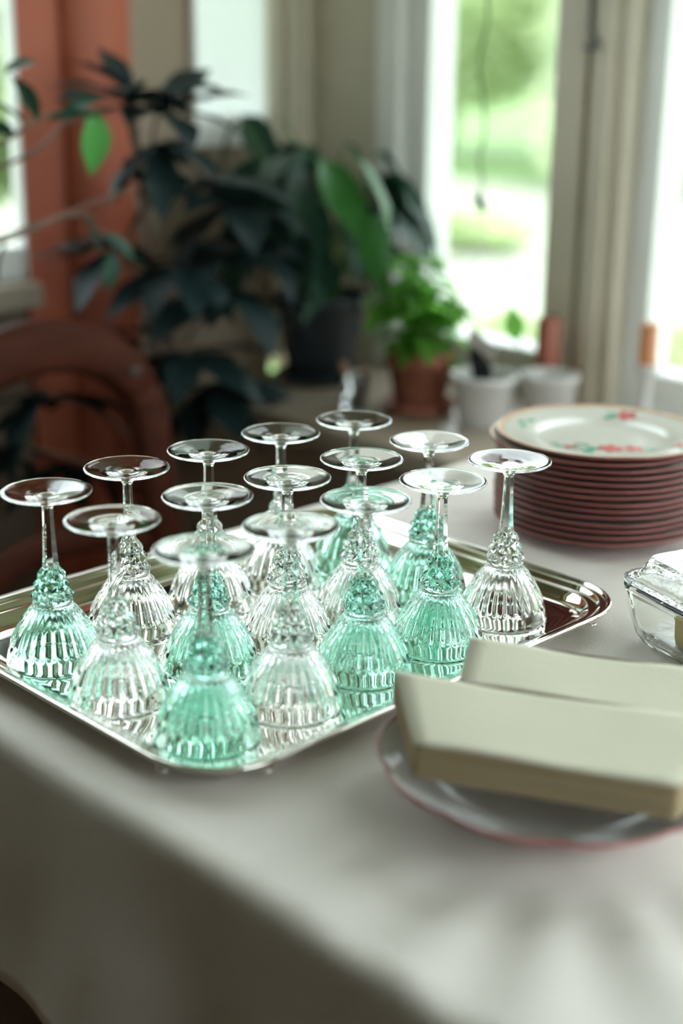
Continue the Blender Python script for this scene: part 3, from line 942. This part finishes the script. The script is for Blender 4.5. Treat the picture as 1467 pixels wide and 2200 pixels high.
# ------------------------------------------------------------------ chair
chair = empty('dining_chair', (-1.36, 1.064, 0))
tag(chair, 'dark reddish wooden chair with rounded open back, behind the tray', 'chair')
def sweep(pts, hw, ht, nrm, closed=False):
    """rectangular section with soft edges along pts lying in one plane (normal nrm)"""
    pts = [Vector(p) for p in pts]
    nrm = Vector(nrm).normalized()
    rs = []
    for i, p in enumerate(pts):
        t = (pts[min(i + 1, len(pts) - 1)] - pts[max(i - 1, 0)]).normalized()
        sd = t.cross(nrm).normalized()
        a = hw(i / (len(pts) - 1)) if callable(hw) else hw
        rs.append([p + sd * (x * a) + nrm * (y * ht) for x, y in ((1, 0.55), (0.7, 1), (-0.7, 1), (-1, 0.55), (-1, -0.55), (-0.7, -1), (0.7, -1), (1, -0.55))])
    return MB().rings(rs, cap0=True, cap1=True)
BXc = -0.24         # back plane, relative to the chair's middle
def lean(z):
    return BXc - 0.06 * max(0, z - 0.45) / 0.4
arch = []
for k in range(25):
    a = pi * k / 24
    z = 0.675 + 0.147 * sin(a) ** 0.8
    arch.append((lean(z), -0.170 * cos(a), z))
nb = Vector((1, 0, 0.15))
sweep([(lean(z), -0.170, z) for z in (0.0, 0.2, 0.45, 0.6)] + arch[:4], 0.029, 0.018, nb).build('back_post', MT['wood'], chair, smooth=True)
sweep(arch[3:22], lambda t: 0.029 + 0.008 * sin(pi * t), 0.019, nb).build('crest_rail', MT['wood'], chair, smooth=True)
sweep(arch[21:] + [(lean(z), 0.170, z) for z in (0.6, 0.45, 0.2, 0.0)], 0.029, 0.018, nb).build('back_post', MT['wood'], chair, smooth=True)
sweep(spline([(lean(0.52), -0.145, 0.51), (lean(0.55), -0.06, 0.545), (lean(0.55), 0.06, 0.545), (lean(0.52), 0.145, 0.51)], 5), 0.020, 0.012, nb).build('cross_rail', MT['wood'], chair, smooth=True)
seat = MB()
def seat_ring(k, z):
    return [((0.215 * cos(a)) * k - 0.02 * (1 - k), 0.205 * sin(a) * k * (1 - 0.1 * cos(a) * -1), z) for a in [2 * pi * j / 40 for j in range(40)]]
seat.rings([seat_ring(0.94, 0.425), seat_ring(1.0, 0.432), seat_ring(1.0, 0.447), seat_ring(0.95, 0.455), seat_ring(0.6, 0.450), seat_ring(0.05, 0.447)], cap0=True, cap1=True)
seat.build('seat', MT['wood'], chair, smooth=True)
for sy in (-1, 1):
    MB().tube([(0.15, sy * 0.14, 0.43), (0.19, sy * 0.165, 0.0)], lambda t: 0.019 - 0.006 * t, 10).build('front_leg', MT['wood'], chair, smooth=True)
MT['joint'] = plain('dark joint', (0.05, 0.025, 0.02), 0.5)
for sy in (-1, 1):
    MB().box((-0.012, -0.010, -0.006), (0.012, 0.010, 0.006)).build('peg', MT['joint'], chair, bevel=0.003).location = (lean(0.78) + 0.012, sy * 0.142, 0.772)

# ------------------------------------------------------------------ plants
def leaf_mesh(name, L, W, bend, fold, mat, peak=0.4, sharp=1.0, n=6):
    """leaf along +x; bend = drop of the tip, fold = V along the midrib"""
    vs_, fs = [], []
    for i in range(n + 1):
        t = i / n
        w_ = W * 0.5 * (sin(pi * t ** (math.log(0.5) / math.log(peak))) ** sharp) if 0 < i < n else 0.0006
        x = L * (t - 0.12 * bend * t * t)
        z = -L * bend * t * t * 0.55
        wob = 0.04 * W * sin(t * 11)
        for k, sd in enumerate((-1, -0.5, 0, 0.5, 1)):
            vs_.append((x, sd * w_, z + abs(sd) * w_ * fold + (wob if abs(sd) == 1 else 0)))
    for i in range(n):
        for k in range(4):
            a = i * 5 + k
            fs.append((a, a + 5, a + 6, a + 1))
    return MB().add(vs_, fs).mesh(name, mat, True)
def aim(o, base, d, up=(0, 0, 1), roll=0.0, s=1.0):
    d = Vector(d).normalized()
    up = Vector(up)
    y = up.cross(d)
    if y.length < 1e-3:
        y = Vector((0, 1, 0)).cross(d)
    y.normalize()
    z = d.cross(y)
    m_ = Matrix((d, y, z)).transposed().to_4x4()
    m_ = Matrix.Translation(Vector(base)) @ m_ @ Matrix.Rotation(roll, 4, 'X') @ Matrix.Scale(s, 4)
    o.matrix_local = m_
def pot(name, parent, loc, prof_out, prof_in, mat, soil_r, soil_z, soilmat, n=48):
    po = MB().lathe(prof_out + prof_in, n).build('pot', mat, parent, smooth=True)
    po.location = loc
    q = MB()
    q.lathe([(0.001, soil_z + 0.004), (soil_r * 0.6, soil_z + 0.002), (soil_r, soil_z)], 24, lambda a, r, z: 0.03 * sin(a * 7 + r * 90))
    q.build('soil', soilmat, po, smooth=True)
MT['soil'] = plain('potting soil', (0.045, 0.03, 0.02), 0.95, 0.4, 60, 0.6, 120)
MT['darkpot'] = plain('dark plastic pot', (0.025, 0.035, 0.045), 0.4, 0.1, 10)
MT['terracotta'] = plain('terracotta', (0.26, 0.085, 0.05), 0.75, 0.15, 14, 0.2, 60)
MT['whitepot'] = plain('white plastic pot', (0.64, 0.62, 0.60), 0.35, 0.03, 8)
MT['dark_leaf'] = leaf_mat('dark green leaf', (0.020, 0.060, 0.036), 0.15, 0.45, 0.35, 0.3)
MT['mid_leaf'] = leaf_mat('fresh green leaf', (0.042, 0.15, 0.034), 0.35, 0.35, 0.3)
MT['blue_leaf'] = leaf_mat('bluish dark leaf', (0.010, 0.024, 0.024), 0.08, 0.5, 0.3, 0.22)
MT['basil_leaf'] = leaf_mat('basil leaf', (0.13, 0.33, 0.05), 0.6, 0.4, 0.35)
MT['stem_green'] = plain('green stem', (0.10, 0.20, 0.05), 0.5, 0.2, 30)
MT['stem_brown'] = plain('woody stem', (0.13, 0.075, 0.05), 0.7, 0.2, 30)

# large dark foliage plant in a dark pot at the back corner of the sill
P1 = Vector((-1.752, 1.695, SILL))
plant = empty('foliage_plant', P1)
tag(plant, 'large dark leafy houseplant in a dark pot at the corner of the sill', 'potted plant')
pot('pot', plant, (0, 0, 0.012), [(0.001, 0.0), (0.054, 0.0), (0.058, 0.004), (0.076, 0.125), (0.081, 0.127), (0.082, 0.140), (0.079, 0.141)], [(0.075, 0.138), (0.073, 0.118)], MT['darkpot'], 0.0735, 0.12, MT['soil'])
MB().lathe([(0.001, 0.0), (0.066, 0.0), (0.078, 0.016), (0.076, 0.017), (0.064, 0.004), (0.001, 0.004)], 40).build('saucer', MT['darkpot'], plant, smooth=True)
big = [leaf_mesh('leaf', 0.17, 0.070, 0.7, 0.25, MT['dark_leaf'], 0.38), leaf_mesh('leaf', 0.15, 0.062, 1.0, 0.3, MT['dark_leaf'], 0.38), leaf_mesh('leaf', 0.16, 0.066, 0.4, 0.2, MT['mid_leaf'], 0.4)]
def stalk_leaf(parent, off, root, base, tip, me, size0, stem_r=0.0022, roll=0.0, smat='stem_green'):
    root, base, tip = Vector(root) - off, Vector(base) - off, Vector(tip) - off
    mid = (root + base) / 2 + Vector((0, 0, 0.25 * (base - root).length * 0.3))
    st_ = MB().tube(spline([root, mid, base], 5), lambda t: stem_r * (1.3 - 0.5 * t), 6).build('leaf_stalk', MT[smat], parent, smooth=True)
    d = tip - base
    o = link('leaf', me, st_)
    aim(o, base, d, roll=roll, s=d.length / size0)
rb = random.Random(21)
root1 = P1 + Vector((0, 0, 0.13))
explicit = [((-1.655, 1.60, 1.051), (-1.54, 1.60, 0.939), 2, 0.3), ((-1.612, 1.63, 1.06), (-1.50, 1.63, 0.969), 2, -0.5), ((-1.91, 1.66, 1.107), (-1.818, 1.66, 1.024), 0, 0.6),
            ((-1.88, 1.63, 1.10), (-1.955, 1.60, 1.03), 1, -0.4), ((-1.772, 1.66, 1.06), (-1.806, 1.66, 1.11), 2, 0.8), ((-1.742, 1.58, 1.011), (-1.686, 1.58, 0.889), 0, 0.5),
            ((-1.82, 1.62, 1.048), (-1.91, 1.60, 0.89), 1, 0.2), ((-1.798, 1.60, 0.983), (-1.90, 1.57, 0.83), 0, 0.3), ((-1.632, 1.58, 0.985), (-1.612, 1.55, 0.899), 0, 0.2),
            ((-1.719, 1.60, 1.055), (-1.764, 1.57, 0.93), 1, 0.1), ((-1.56, 1.62, 0.973), (-1.507, 1.58, 0.86), 2, 0.6), ((-1.66, 1.66, 1.075), (-1.60, 1.70, 1.0), 0, -0.3)]
for base, tip, k, r_ in explicit:
    stalk_leaf(plant, P1, root1 + Vector((rb.uniform(-.03, .03), rb.uniform(-.03, .03), 0)), base, tip, big[k], (0.15, 0.13, 0.15)[k], roll=r_)
for k in range(34):
    a = rb.uniform(0, 2 * pi)
    rad, h = rb.uniform(0.03, 0.12), rb.uniform(0.20, 0.385)
    base = root1 + Vector((rad * cos(a), rad * sin(a) * 0.8, h - 0.12))
    d = Vector((cos(a), sin(a) * 0.8, rb.uniform(-0.9, 0.1))).normalized() * rb.uniform(0.12, 0.18)
    tip = base + d
    tip.y = min(tip.y, 1.85)
    tip.x = max(tip.x, -1.93)
    base.y = min(base.y, 1.82)
    stalk_leaf(plant, P1, root1 + Vector((rb.uniform(-.03, .03), rb.uniform(-.03, .03), 0)), base, tip, big[k % 2], 0.15, roll=rb.uniform(-0.6, 0.6))

# palmate dark plant on the floor beside the beige wall
P2 = Vector((-1.76, 1.32, 0.0))
palm = empty('umbrella_plant', P2)
tag(palm, 'tall dark plant with finger-like leaflets standing before the orange pier and beige wall', 'potted plant')
pot('pot', palm, (0, 0, 0), [(0.001, 0.0), (0.095, 0.0), (0.10, 0.006), (0.125, 0.20), (0.131, 0.202), (0.132, 0.222), (0.127, 0.223)], [(0.121, 0.219), (0.118, 0.19)], MT['darkpot'], 0.119, 0.195, MT['soil'])
trunk = spline([(0, 0, 0.19), (0.02, 0.015, 0.45), (0.0, 0.03, 0.75), (0.0, 0.0, 1.06), (0.0, -0.02, 1.12)], 5)
MB().tube(trunk, lambda t: 0.010 * (1 - 0.5 * t), 8).build('trunk', MT['stem_brown'], palm, smooth=True)
lf = [leaf_mesh('leaflet', 0.145, 0.056, 0.35, 0.25, MT['blue_leaf'], 0.55), leaf_mesh('leaflet', 0.145, 0.058, 0.75, 0.2, MT['blue_leaf'], 0.55)]
rs_ = random.Random(4)
hubs = [((-1.74, 1.30, 1.135), 0.55, 0.105), ((-1.74, 1.345, 1.12), 0.45, 0.115), ((-1.72, 1.33, 1.08), -0.2, 0.10), ((-1.72, 1.40, 1.015), 0.1, 0.115), ((-1.70, 1.455, 0.985), 0.0, 0.12), ((-1.72, 1.50, 0.93), -0.1, 0.12), ((-1.70, 1.45, 0.85), -0.2, 0.12),
        ((-1.72, 1.36, 0.90), 0.0, 0.11), ((-1.74, 1.27, 0.93), 0.1, 0.10), ((-1.76, 1.25, 0.80), 0.0, 0.10), ((-1.72, 1.38, 0.76), -0.1, 0.115), ((-1.77, 1.15, 0.72), -0.2, 0.11), ((-1.74, 1.44, 0.70), -0.2, 0.12), ((-1.78, 1.05, 0.66), -0.2, 0.11), ((-1.78, 1.20, 0.60), -0.2, 0.11)]
for hub, tilt, ln in hubs:
    h_ = Vector(hub) - P2
    z0 = max(0.3, h_.z - 0.16)
    tp = min(trunk, key=lambda q: abs(q.z - z0))
    st_ = MB().tube(spline([tp, (tp + h_) / 2 + Vector((0, 0, 0.03)), h_], 4), 0.0028, 6).build('leaf_stalk', MT['stem_brown'], palm, smooth=True)
    nl = 8
    a0 = rs_.uniform(0, 6.28)
    for k in range(nl):
        a = a0 + 2 * pi * k / nl
        d = Vector((cos(a) * 0.8 + 0.25, sin(a), tilt + rs_.uniform(-0.35, 0.25)))
        if (h_ + P2).x + d.normalized().x * ln < -1.93:
            d.x = 0.1
        if (h_ + P2).z < 0.95 and (h_ + P2).y < 1.34 and (h_ + P2).x + d.normalized().x * ln * 1.3 > -1.70:
            d.x = -abs(d.x) * 0.8 - 0.1
        if (h_ + P2).y + d.normalized().y * ln > 1.80:
            d.y *= 0.2
        o = link('leaflet', lf[k % 2], st_)
        aim(o, h_, d, roll=rs_.uniform(-0.3, 0.3), s=ln / 0.11 * rs_.uniform(0.85, 1.1))

# arching leafy plant on the left window sill
P3 = Vector((-1.88, 0.80, 0.86))
arc = empty('arching_plant', P3)
tag(arc, 'arching leafy branches reaching in from the left edge across the orange pier', 'potted plant')
pot('pot', arc, (0, 0, 0), [(0.001, 0.0), (0.030, 0.0), (0.033, 0.004), (0.044, 0.075), (0.048, 0.076), (0.048, 0.09), (0.045, 0.091)], [(0.042, 0.088), (0.041, 0.07)], MT['terracotta'], 0.041, 0.072, MT['soil'])
al = [leaf_mesh('leaf', 0.085, 0.040, 0.5, 0.3, MT['dark_leaf'], 0.5), leaf_mesh('leaf', 0.085, 0.044, 0.9, 0.15, MT['mid_leaf'], 0.5)]
b1 = [(-1.88, 0.80, 0.935), (-1.76, 0.90, 1.03), (-1.66, 1.025, 1.095), (-1.66, 1.084, 1.122), (-1.66, 1.150, 1.136), (-1.66, 1.176, 1.130)]
b2 = [(-1.88, 0.80, 0.935), (-1.75, 0.90, 0.95), (-1.66, 1.017, 0.968), (-1.66, 1.129, 1.000), (-1.66, 1.248, 1.028)]
b3 = [(-1.88, 0.80, 0.935), (-1.74, 0.92, 1.02), (-1.66, 1.06, 1.075), (-1.66, 1.13, 1.118), (-1.66, 1.19, 1.13)]
b4 = [(-1.88, 0.80, 0.935), (-1.72, 0.92, 0.945), (-1.66, 1.129, 0.995), (-1.66, 1.170, 0.975), (-1.66, 1.203, 0.93)]
for b_ in (b1, b2, b3, b4):
    MB().tube(spline([Vector(q) - P3 for q in b_], 6), lambda t: 0.0032 * (1.2 - 0.6 * t), 6).build('branch', MT['stem_brown'], arc, smooth=True)
al_list = [((-1.66, 1.166, 1.137), (-1.645, 1.188, 1.052), 1, 1.0), ((-1.66, 1.125, 1.128), (-1.64, 1.160, 1.155), 0, 0.6), ((-1.66, 1.10, 1.12), (-1.63, 1.150, 1.140), 0, -0.5), ((-1.66, 1.084, 1.118), (-1.67, 1.072, 1.178), 0, 0.9),
           ((-1.66, 1.07, 1.115), (-1.70, 1.03, 1.165), 0, 0.2), ((-1.66, 1.05, 1.10), (-1.66, 1.00, 1.13), 0, 0.5), ((-1.66, 1.04, 1.18), (-1.66, 1.075, 1.20), 0, 0.3), ((-1.66, 1.150, 0.992), (-1.65, 1.175, 0.955), 0, 0.3),
           ((-1.66, 1.180, 0.965), (-1.64, 1.215, 0.945), 0, 0.6), ((-1.66, 1.195, 0.945), (-1.65, 1.188, 0.895), 0, -0.5), ((-1.66, 1.20, 0.935), (-1.64, 1.245, 0.925), 0, 0.1), ((-1.66, 1.03, 0.97), (-1.66, 1.0, 0.93), 0, 0.4), ((-1.72, 0.98, 0.95), (-1.70, 1.02, 0.90), 1, 0.4), ((-1.74, 0.95, 1.04), (-1.72, 1.0, 1.08), 0, 0.2)]
for base, tip, k, r_ in al_list:
    o = link('leaf', al[k], arc)
    d = Vector(tip) - Vector(base)
    aim(o, Vector(base) - P3, d, roll=r_, s=max(0.055, d.length) / 0.075)

# basil in a terracotta pot
P4 = Vector((-1.482, 1.655, SILL))
bas = empty('basil_plant', P4)
tag(bas, 'bushy bright green basil in a terracotta pot in front of the window', 'potted plant')
MB().lathe([(0.001, 0.0), (0.052, 0.0), (0.060, 0.018), (0.0575, 0.018), (0.050, 0.004), (0.001, 0.004)], 40).build('saucer', MT['terracotta'], bas, smooth=True)
pot('pot', bas, (0, 0, 0.005), [(0.001, 0.0), (0.038, 0.0), (0.040, 0.003), (0.051, 0.072), (0.056, 0.073), (0.058, 0.096), (0.055, 0.097)], [(0.051, 0.094), (0.049, 0.078)], MT['terracotta'], 0.05, 0.08, MT['soil'])
bleaf = [leaf_mesh('leaf', 0.062, 0.038, 0.8, 0.25, MT['basil_leaf'], 0.42), leaf_mesh('leaf', 0.058, 0.036, 0.4, 0.4, MT['basil_leaf'], 0.42)]
rz_ = random.Random(9)
for k in range(11):
    a = 2 * pi * k / 11 + rz_.uniform(-0.2, 0.2)
    rr_ = rz_.uniform(0.2, 1.0)
    tipb = Vector((0.070 * rr_ * cos(a) - 0.004, 0.060 * rr_ * sin(a), 0.252 - 0.07 * rr_ + rz_.uniform(-0.02, 0.02)))
    pts = spline([(0.02 * cos(a), 0.02 * sin(a), 0.083), (0.045 * rr_ * cos(a), 0.04 * rr_ * sin(a), 0.15), tipb], 5)
    st_ = MB().tube(pts, 0.0017, 6).build('stem', MT['stem_green'], bas, smooth=True)
    for lv, t in enumerate((0.35, 0.6, 0.85, 1.0)):
        q = pts[min(len(pts) - 1, int(t * (len(pts) - 1)))]
        for sd in (0, 1):
            aa = a + lv * 1.57 + sd * pi + rz_.uniform(-0.4, 0.4)
            d = Vector((cos(aa), sin(aa), rz_.uniform(-0.45, 0.35)))
            if (q + P4).y + d.y * 0.06 > 1.84:
                d.y *= -1
            o = link('leaf', bleaf[(lv + sd) % 2], st_)
            aim(o, q, d, roll=rz_.uniform(-0.4, 0.4), s=rz_.uniform(0.75, 1.2) * (1.1 - 0.25 * (t == 1.0)))

# two white pots
P5 = Vector((-1.362, 1.668, SILL))
wp = empty('white_pot', P5)
tag(wp, 'white tapered flower pot on the sill, holding the black plant stake', 'flower pot')
MB().lathe([(0.001, 0.0), (0.036, 0.0), (0.038, 0.003), (0.048, 0.068), (0.051, 0.070), (0.0525, 0.078), (0.0505, 0.080), (0.047, 0.077), (0.0455, 0.062), (0.001, 0.060)], 48).build('pot', MT['whitepot'], wp, smooth=True)
MB().lathe([(0.001, 0.0645), (0.03, 0.064), (0.0455, 0.0625)], 24).build('soil', MT['soil'], wp, smooth=True)
P6 = Vector((-1.300, 1.752, SILL))
wp2 = empty('white_pot', P6)
tag(wp2, 'white pot with a single upright leaf, standing right beside the candle', 'flower pot')
MB().lathe([(0.001, 0.0), (0.036, 0.0), (0.038, 0.003), (0.042, 0.066), (0.045, 0.068), (0.046, 0.076), (0.044, 0.078), (0.041, 0.074), (0.039, 0.060), (0.001, 0.058)], 48).build('pot', MT['whitepot'], wp2, smooth=True)
MB().lathe([(0.001, 0.0625), (0.03, 0.062), (0.0392, 0.0605)], 24).build('soil', MT['soil'], wp2, smooth=True)
sl = leaf_mesh('leaf', 0.06, 0.034, 0.25, 0.3, MT['basil_leaf'], 0.45)
MB().tube(spline([(-0.03, 0, 0.062), (-0.048, 0, 0.09), (-0.068, 0.0, 0.118)], 4), 0.0013, 6).build('stem', MT['stem_green'], wp2, smooth=True)
o = link('leaf', sl, wp2)
aim(o, (-0.068, 0.0, 0.116), (-0.004, -0.012, 0.055), up=(0.7, -0.7, 0.1), s=1.0)
o = link('leaf', sl, wp2)
aim(o, (-0.070, 0.0, 0.150), (-0.05, -0.01, 0.01), s=0.45)

# plant marker: paper tag and dark plastic stake in the white pot
mk = empty('plant_marker', P5 + Vector((-0.004, -0.006, 0.060)))
MT['stake'] = plain('black plastic stake', (0.012, 0.014, 0.018), 0.35, 0.1, 10)
MT['tagpaper'] = plain('beige paper tag', (0.50, 0.45, 0.40), 0.8, 0.05, 30)
tag(mk, 'black plant stake with beige paper tag stuck in the white pot', 'plant marker')
ang = radians(45)
def plate_in_view(pts, th, nm, mat):
    dx, dy = cos(ang), sin(ang)
    fr_ = [(x * dx, x * dy, z) for x, z in pts]
    bk = [(x * dx + th * -dy * -1, x * dy + th * dx, z) for x, z in pts]
    k = len(pts)
    MB().add(fr_ + bk, [tuple(range(k)), tuple(range(2 * k - 1, k - 1, -1))] + [(i, (i + 1) % k, k + (i + 1) % k, k + i) for i in range(k)]).build(nm, MT[mat], mk)
plate_in_view([(-0.010, -0.005), (0.006, -0.005), (0.016, 0.020), (0.012, 0.034), (-0.004, 0.054), (-0.016, 0.062), (-0.019, 0.052), (-0.012, 0.020)], 0.004, 'stake', 'stake')
plate_in_view([(-0.022, 0.063), (0.020, 0.038), (0.027, 0.056), (-0.016, 0.092)], 0.0012, 'paper_tag', 'tagpaper')

# rust-red candle standing by the mullion
cd = empty('pillar_candle', (-1.352, 1.812, SILL))
tag(cd, 'tall rust-red pillar candle standing against the mullion right of the middle window', 'candle')
MT['wax'] = plain('rust red wax', (0.36, 0.11, 0.07), 0.45, 0.1, 20)
MB().lathe([(0.001, 0.0), (0.018, 0.0), (0.019, 0.002), (0.019, 0.146), (0.0175, 0.150), (0.012, 0.148), (0.001, 0.146)], 32).build('wax_body', MT['wax'], cd, smooth=True)
MB().tube([(0, 0, 0.145), (0.001, 0, 0.152), (0.002, 0.001, 0.157)], 0.0009, 6).build('wick', MT['stake'], cd, smooth=True)

# stubby orange candle in a white holder on the other side of the mullion
MT['orange_wax'] = plain('orange wax', (0.62, 0.26, 0.12), 0.45, 0.1, 20)
ch = empty('candle_holder', (-1.158, 1.800, SILL))
tag(ch, 'slender white candle holder on the sill behind the plate stack', 'candle holder')
MB().lathe([(0.001, 0.0), (0.028, 0.0), (0.029, 0.004), (0.020, 0.010), (0.010, 0.018), (0.0085, 0.06), (0.010, 0.085), (0.018, 0.098), (0.0190, 0.108), (0.0165, 0.108), (0.0150, 0.100), (0.001, 0.099)], 32).build('holder_body', MT['whitepot'], ch, smooth=True)
oc = empty('stub_candle', (-1.158, 1.800, SILL + 0.0995))
tag(oc, 'stubby orange candle in the white holder behind the plate stack', 'candle')
MB().lathe([(0.001, 0.0), (0.0135, 0.0), (0.0138, 0.002), (0.0138, 0.066), (0.0125, 0.069), (0.008, 0.067), (0.001, 0.066)], 28).build('wax_body', MT['orange_wax'], oc, smooth=True)
MB().tube([(0, 0, 0.065), (0.0008, 0, 0.071), (0.0016, 0.0008, 0.076)], 0.0008, 6).build('wick', MT['stake'], oc, smooth=True)

# small glass tumbler with two wooden sticks
jar = empty('glass_tumbler', (-1.565, 1.590, SILL))
tag(jar, 'small clear glass tumbler holding two wooden sticks beside the dark pot', 'glass')
MB().lathe([(0.0006, 0.0), (0.019, 0.0), (0.021, 0.002), (0.0245, 0.060), (0.0240, 0.0607), (0.0230, 0.060), (0.0195, 0.006), (0.0006, 0.005)], 36).build('tumbler', MT['dish_glass'], jar, smooth=True)
MT['stick'] = plain('wooden stick', (0.42, 0.22, 0.13), 0.6, 0.15, 30)
for nm_, q in (('first', ((-1.574, 1.583, SILL + 0.0056), (-1.582, 1.581, SILL + 0.076))), ('other', ((-1.558, 1.596, SILL + 0.0056), (-1.549, 1.599, SILL + 0.072)))):
    a, b_ = Vector(q[0]), Vector(q[1])
    s_ = MB().tube([Vector((0, 0, 0)), (b_ - a) * 0.5, b_ - a], 0.0052, 8).build('wooden_stick', MT['stick'], smooth=True)
    s_.location = a
    tag(s_, 'left wooden stick in the small glass tumbler' if nm_ == 'first' else 'right wooden stick in the small glass tumbler', 'stick', 'sticks in the tumbler')

# hanging green tendril with a dark clip and a thin thread below
MT['vine_green'] = plain('vine green', (0.10, 0.19, 0.05), 0.6, 0.2, 30)
vn = empty('hanging_vine', (-1.43, 1.72, WT))
tag(vn, 'thin green tendril hanging down the middle of the window with a dark clip', 'vine')
vp = [(-1.435, 1.72, WT), (-1.43, 1.72, 1.8), (-1.433, 1.72, 1.5), (-1.428, 1.72, 1.287), (-1.428, 1.72, 1.248), (-1.441, 1.72, 1.195), (-1.431, 1.72, 1.155), (-1.423, 1.72, 1.101), (-1.432, 1.72, 1.06), (-1.424, 1.72, 1.025), (-1.430, 1.72, 0.997)]
off = Vector((-1.43, 1.72, WT))
MB().tube(spline([Vector(q) - off for q in vp], 5), 0.0020, 6).build('tendril', MT['vine_green'], vn, smooth=True)
MT['thread'] = plain('white thread', (0.75, 0.75, 0.73), 0.7)
MB().tube(spline([Vector(q) - off for q in [(-1.428, 1.72, 0.985), (-1.416, 1.72, 0.949), (-1.423, 1.71, 0.905), (-1.435, 1.70, 0.86), (-1.45, 1.69, 0.82)]], 5), 0.0008, 6).build('thread', MT['thread'], vn, smooth=True)
clip = MB()
for s in (-1, 1):
    clip.rings([rrect(0.004, 0.002, 0.001, 2, z, 0.0008 * s * (1 + z * 40), s * 0.0026 + s * z * 0.06) for z in (-0.012, 0.0, 0.012)], cap0=True, cap1=True)
clip.rings([rrect(0.0045, 0.0048, 0.002, 3, -0.003), rrect(0.0045, 0.0048, 0.002, 3, 0.003)], cap0=True, cap1=True)
c_ = clip.build('clip', MT['stake'], vn)
c_.location = Vector((-1.427, 1.72, 0.993)) - off
c_.rotation_euler = (0, radians(-28), radians(45))
c_.scale = (1.35, 1.35, 1.1)

# window hook on the mullion
hk = empty('window_hook', (-1.326, 1.843, 1.25))
tag(hk, 'blue-grey iron window hook hanging on the cream mullion', 'hook')
MT['iron'] = plain('blue grey iron', (0.11, 0.14, 0.16), 0.5, 0.1, 20, metallic=0.3)
hp = [(-1.330, 1.838, 1.40), (-1.327, 1.838, 1.289), (-1.326, 1.838, 1.25), (-1.316, 1.838, 1.233), (-1.312, 1.838, 1.226), (-1.322, 1.838, 1.2205), (-1.336, 1.838, 1.222)]
MB().tube(spline([Vector(q) - Vector((-1.326, 1.843, 1.25)) for q in hp], 6), 0.0030, 8).build('hook_rod', MT['iron'], hk, smooth=True)
MB().box((-0.011, -0.004, 0.14), (0.003, 0.006, 0.165)).build('hook_plate', MT['iron'], hk, bevel=0.002)
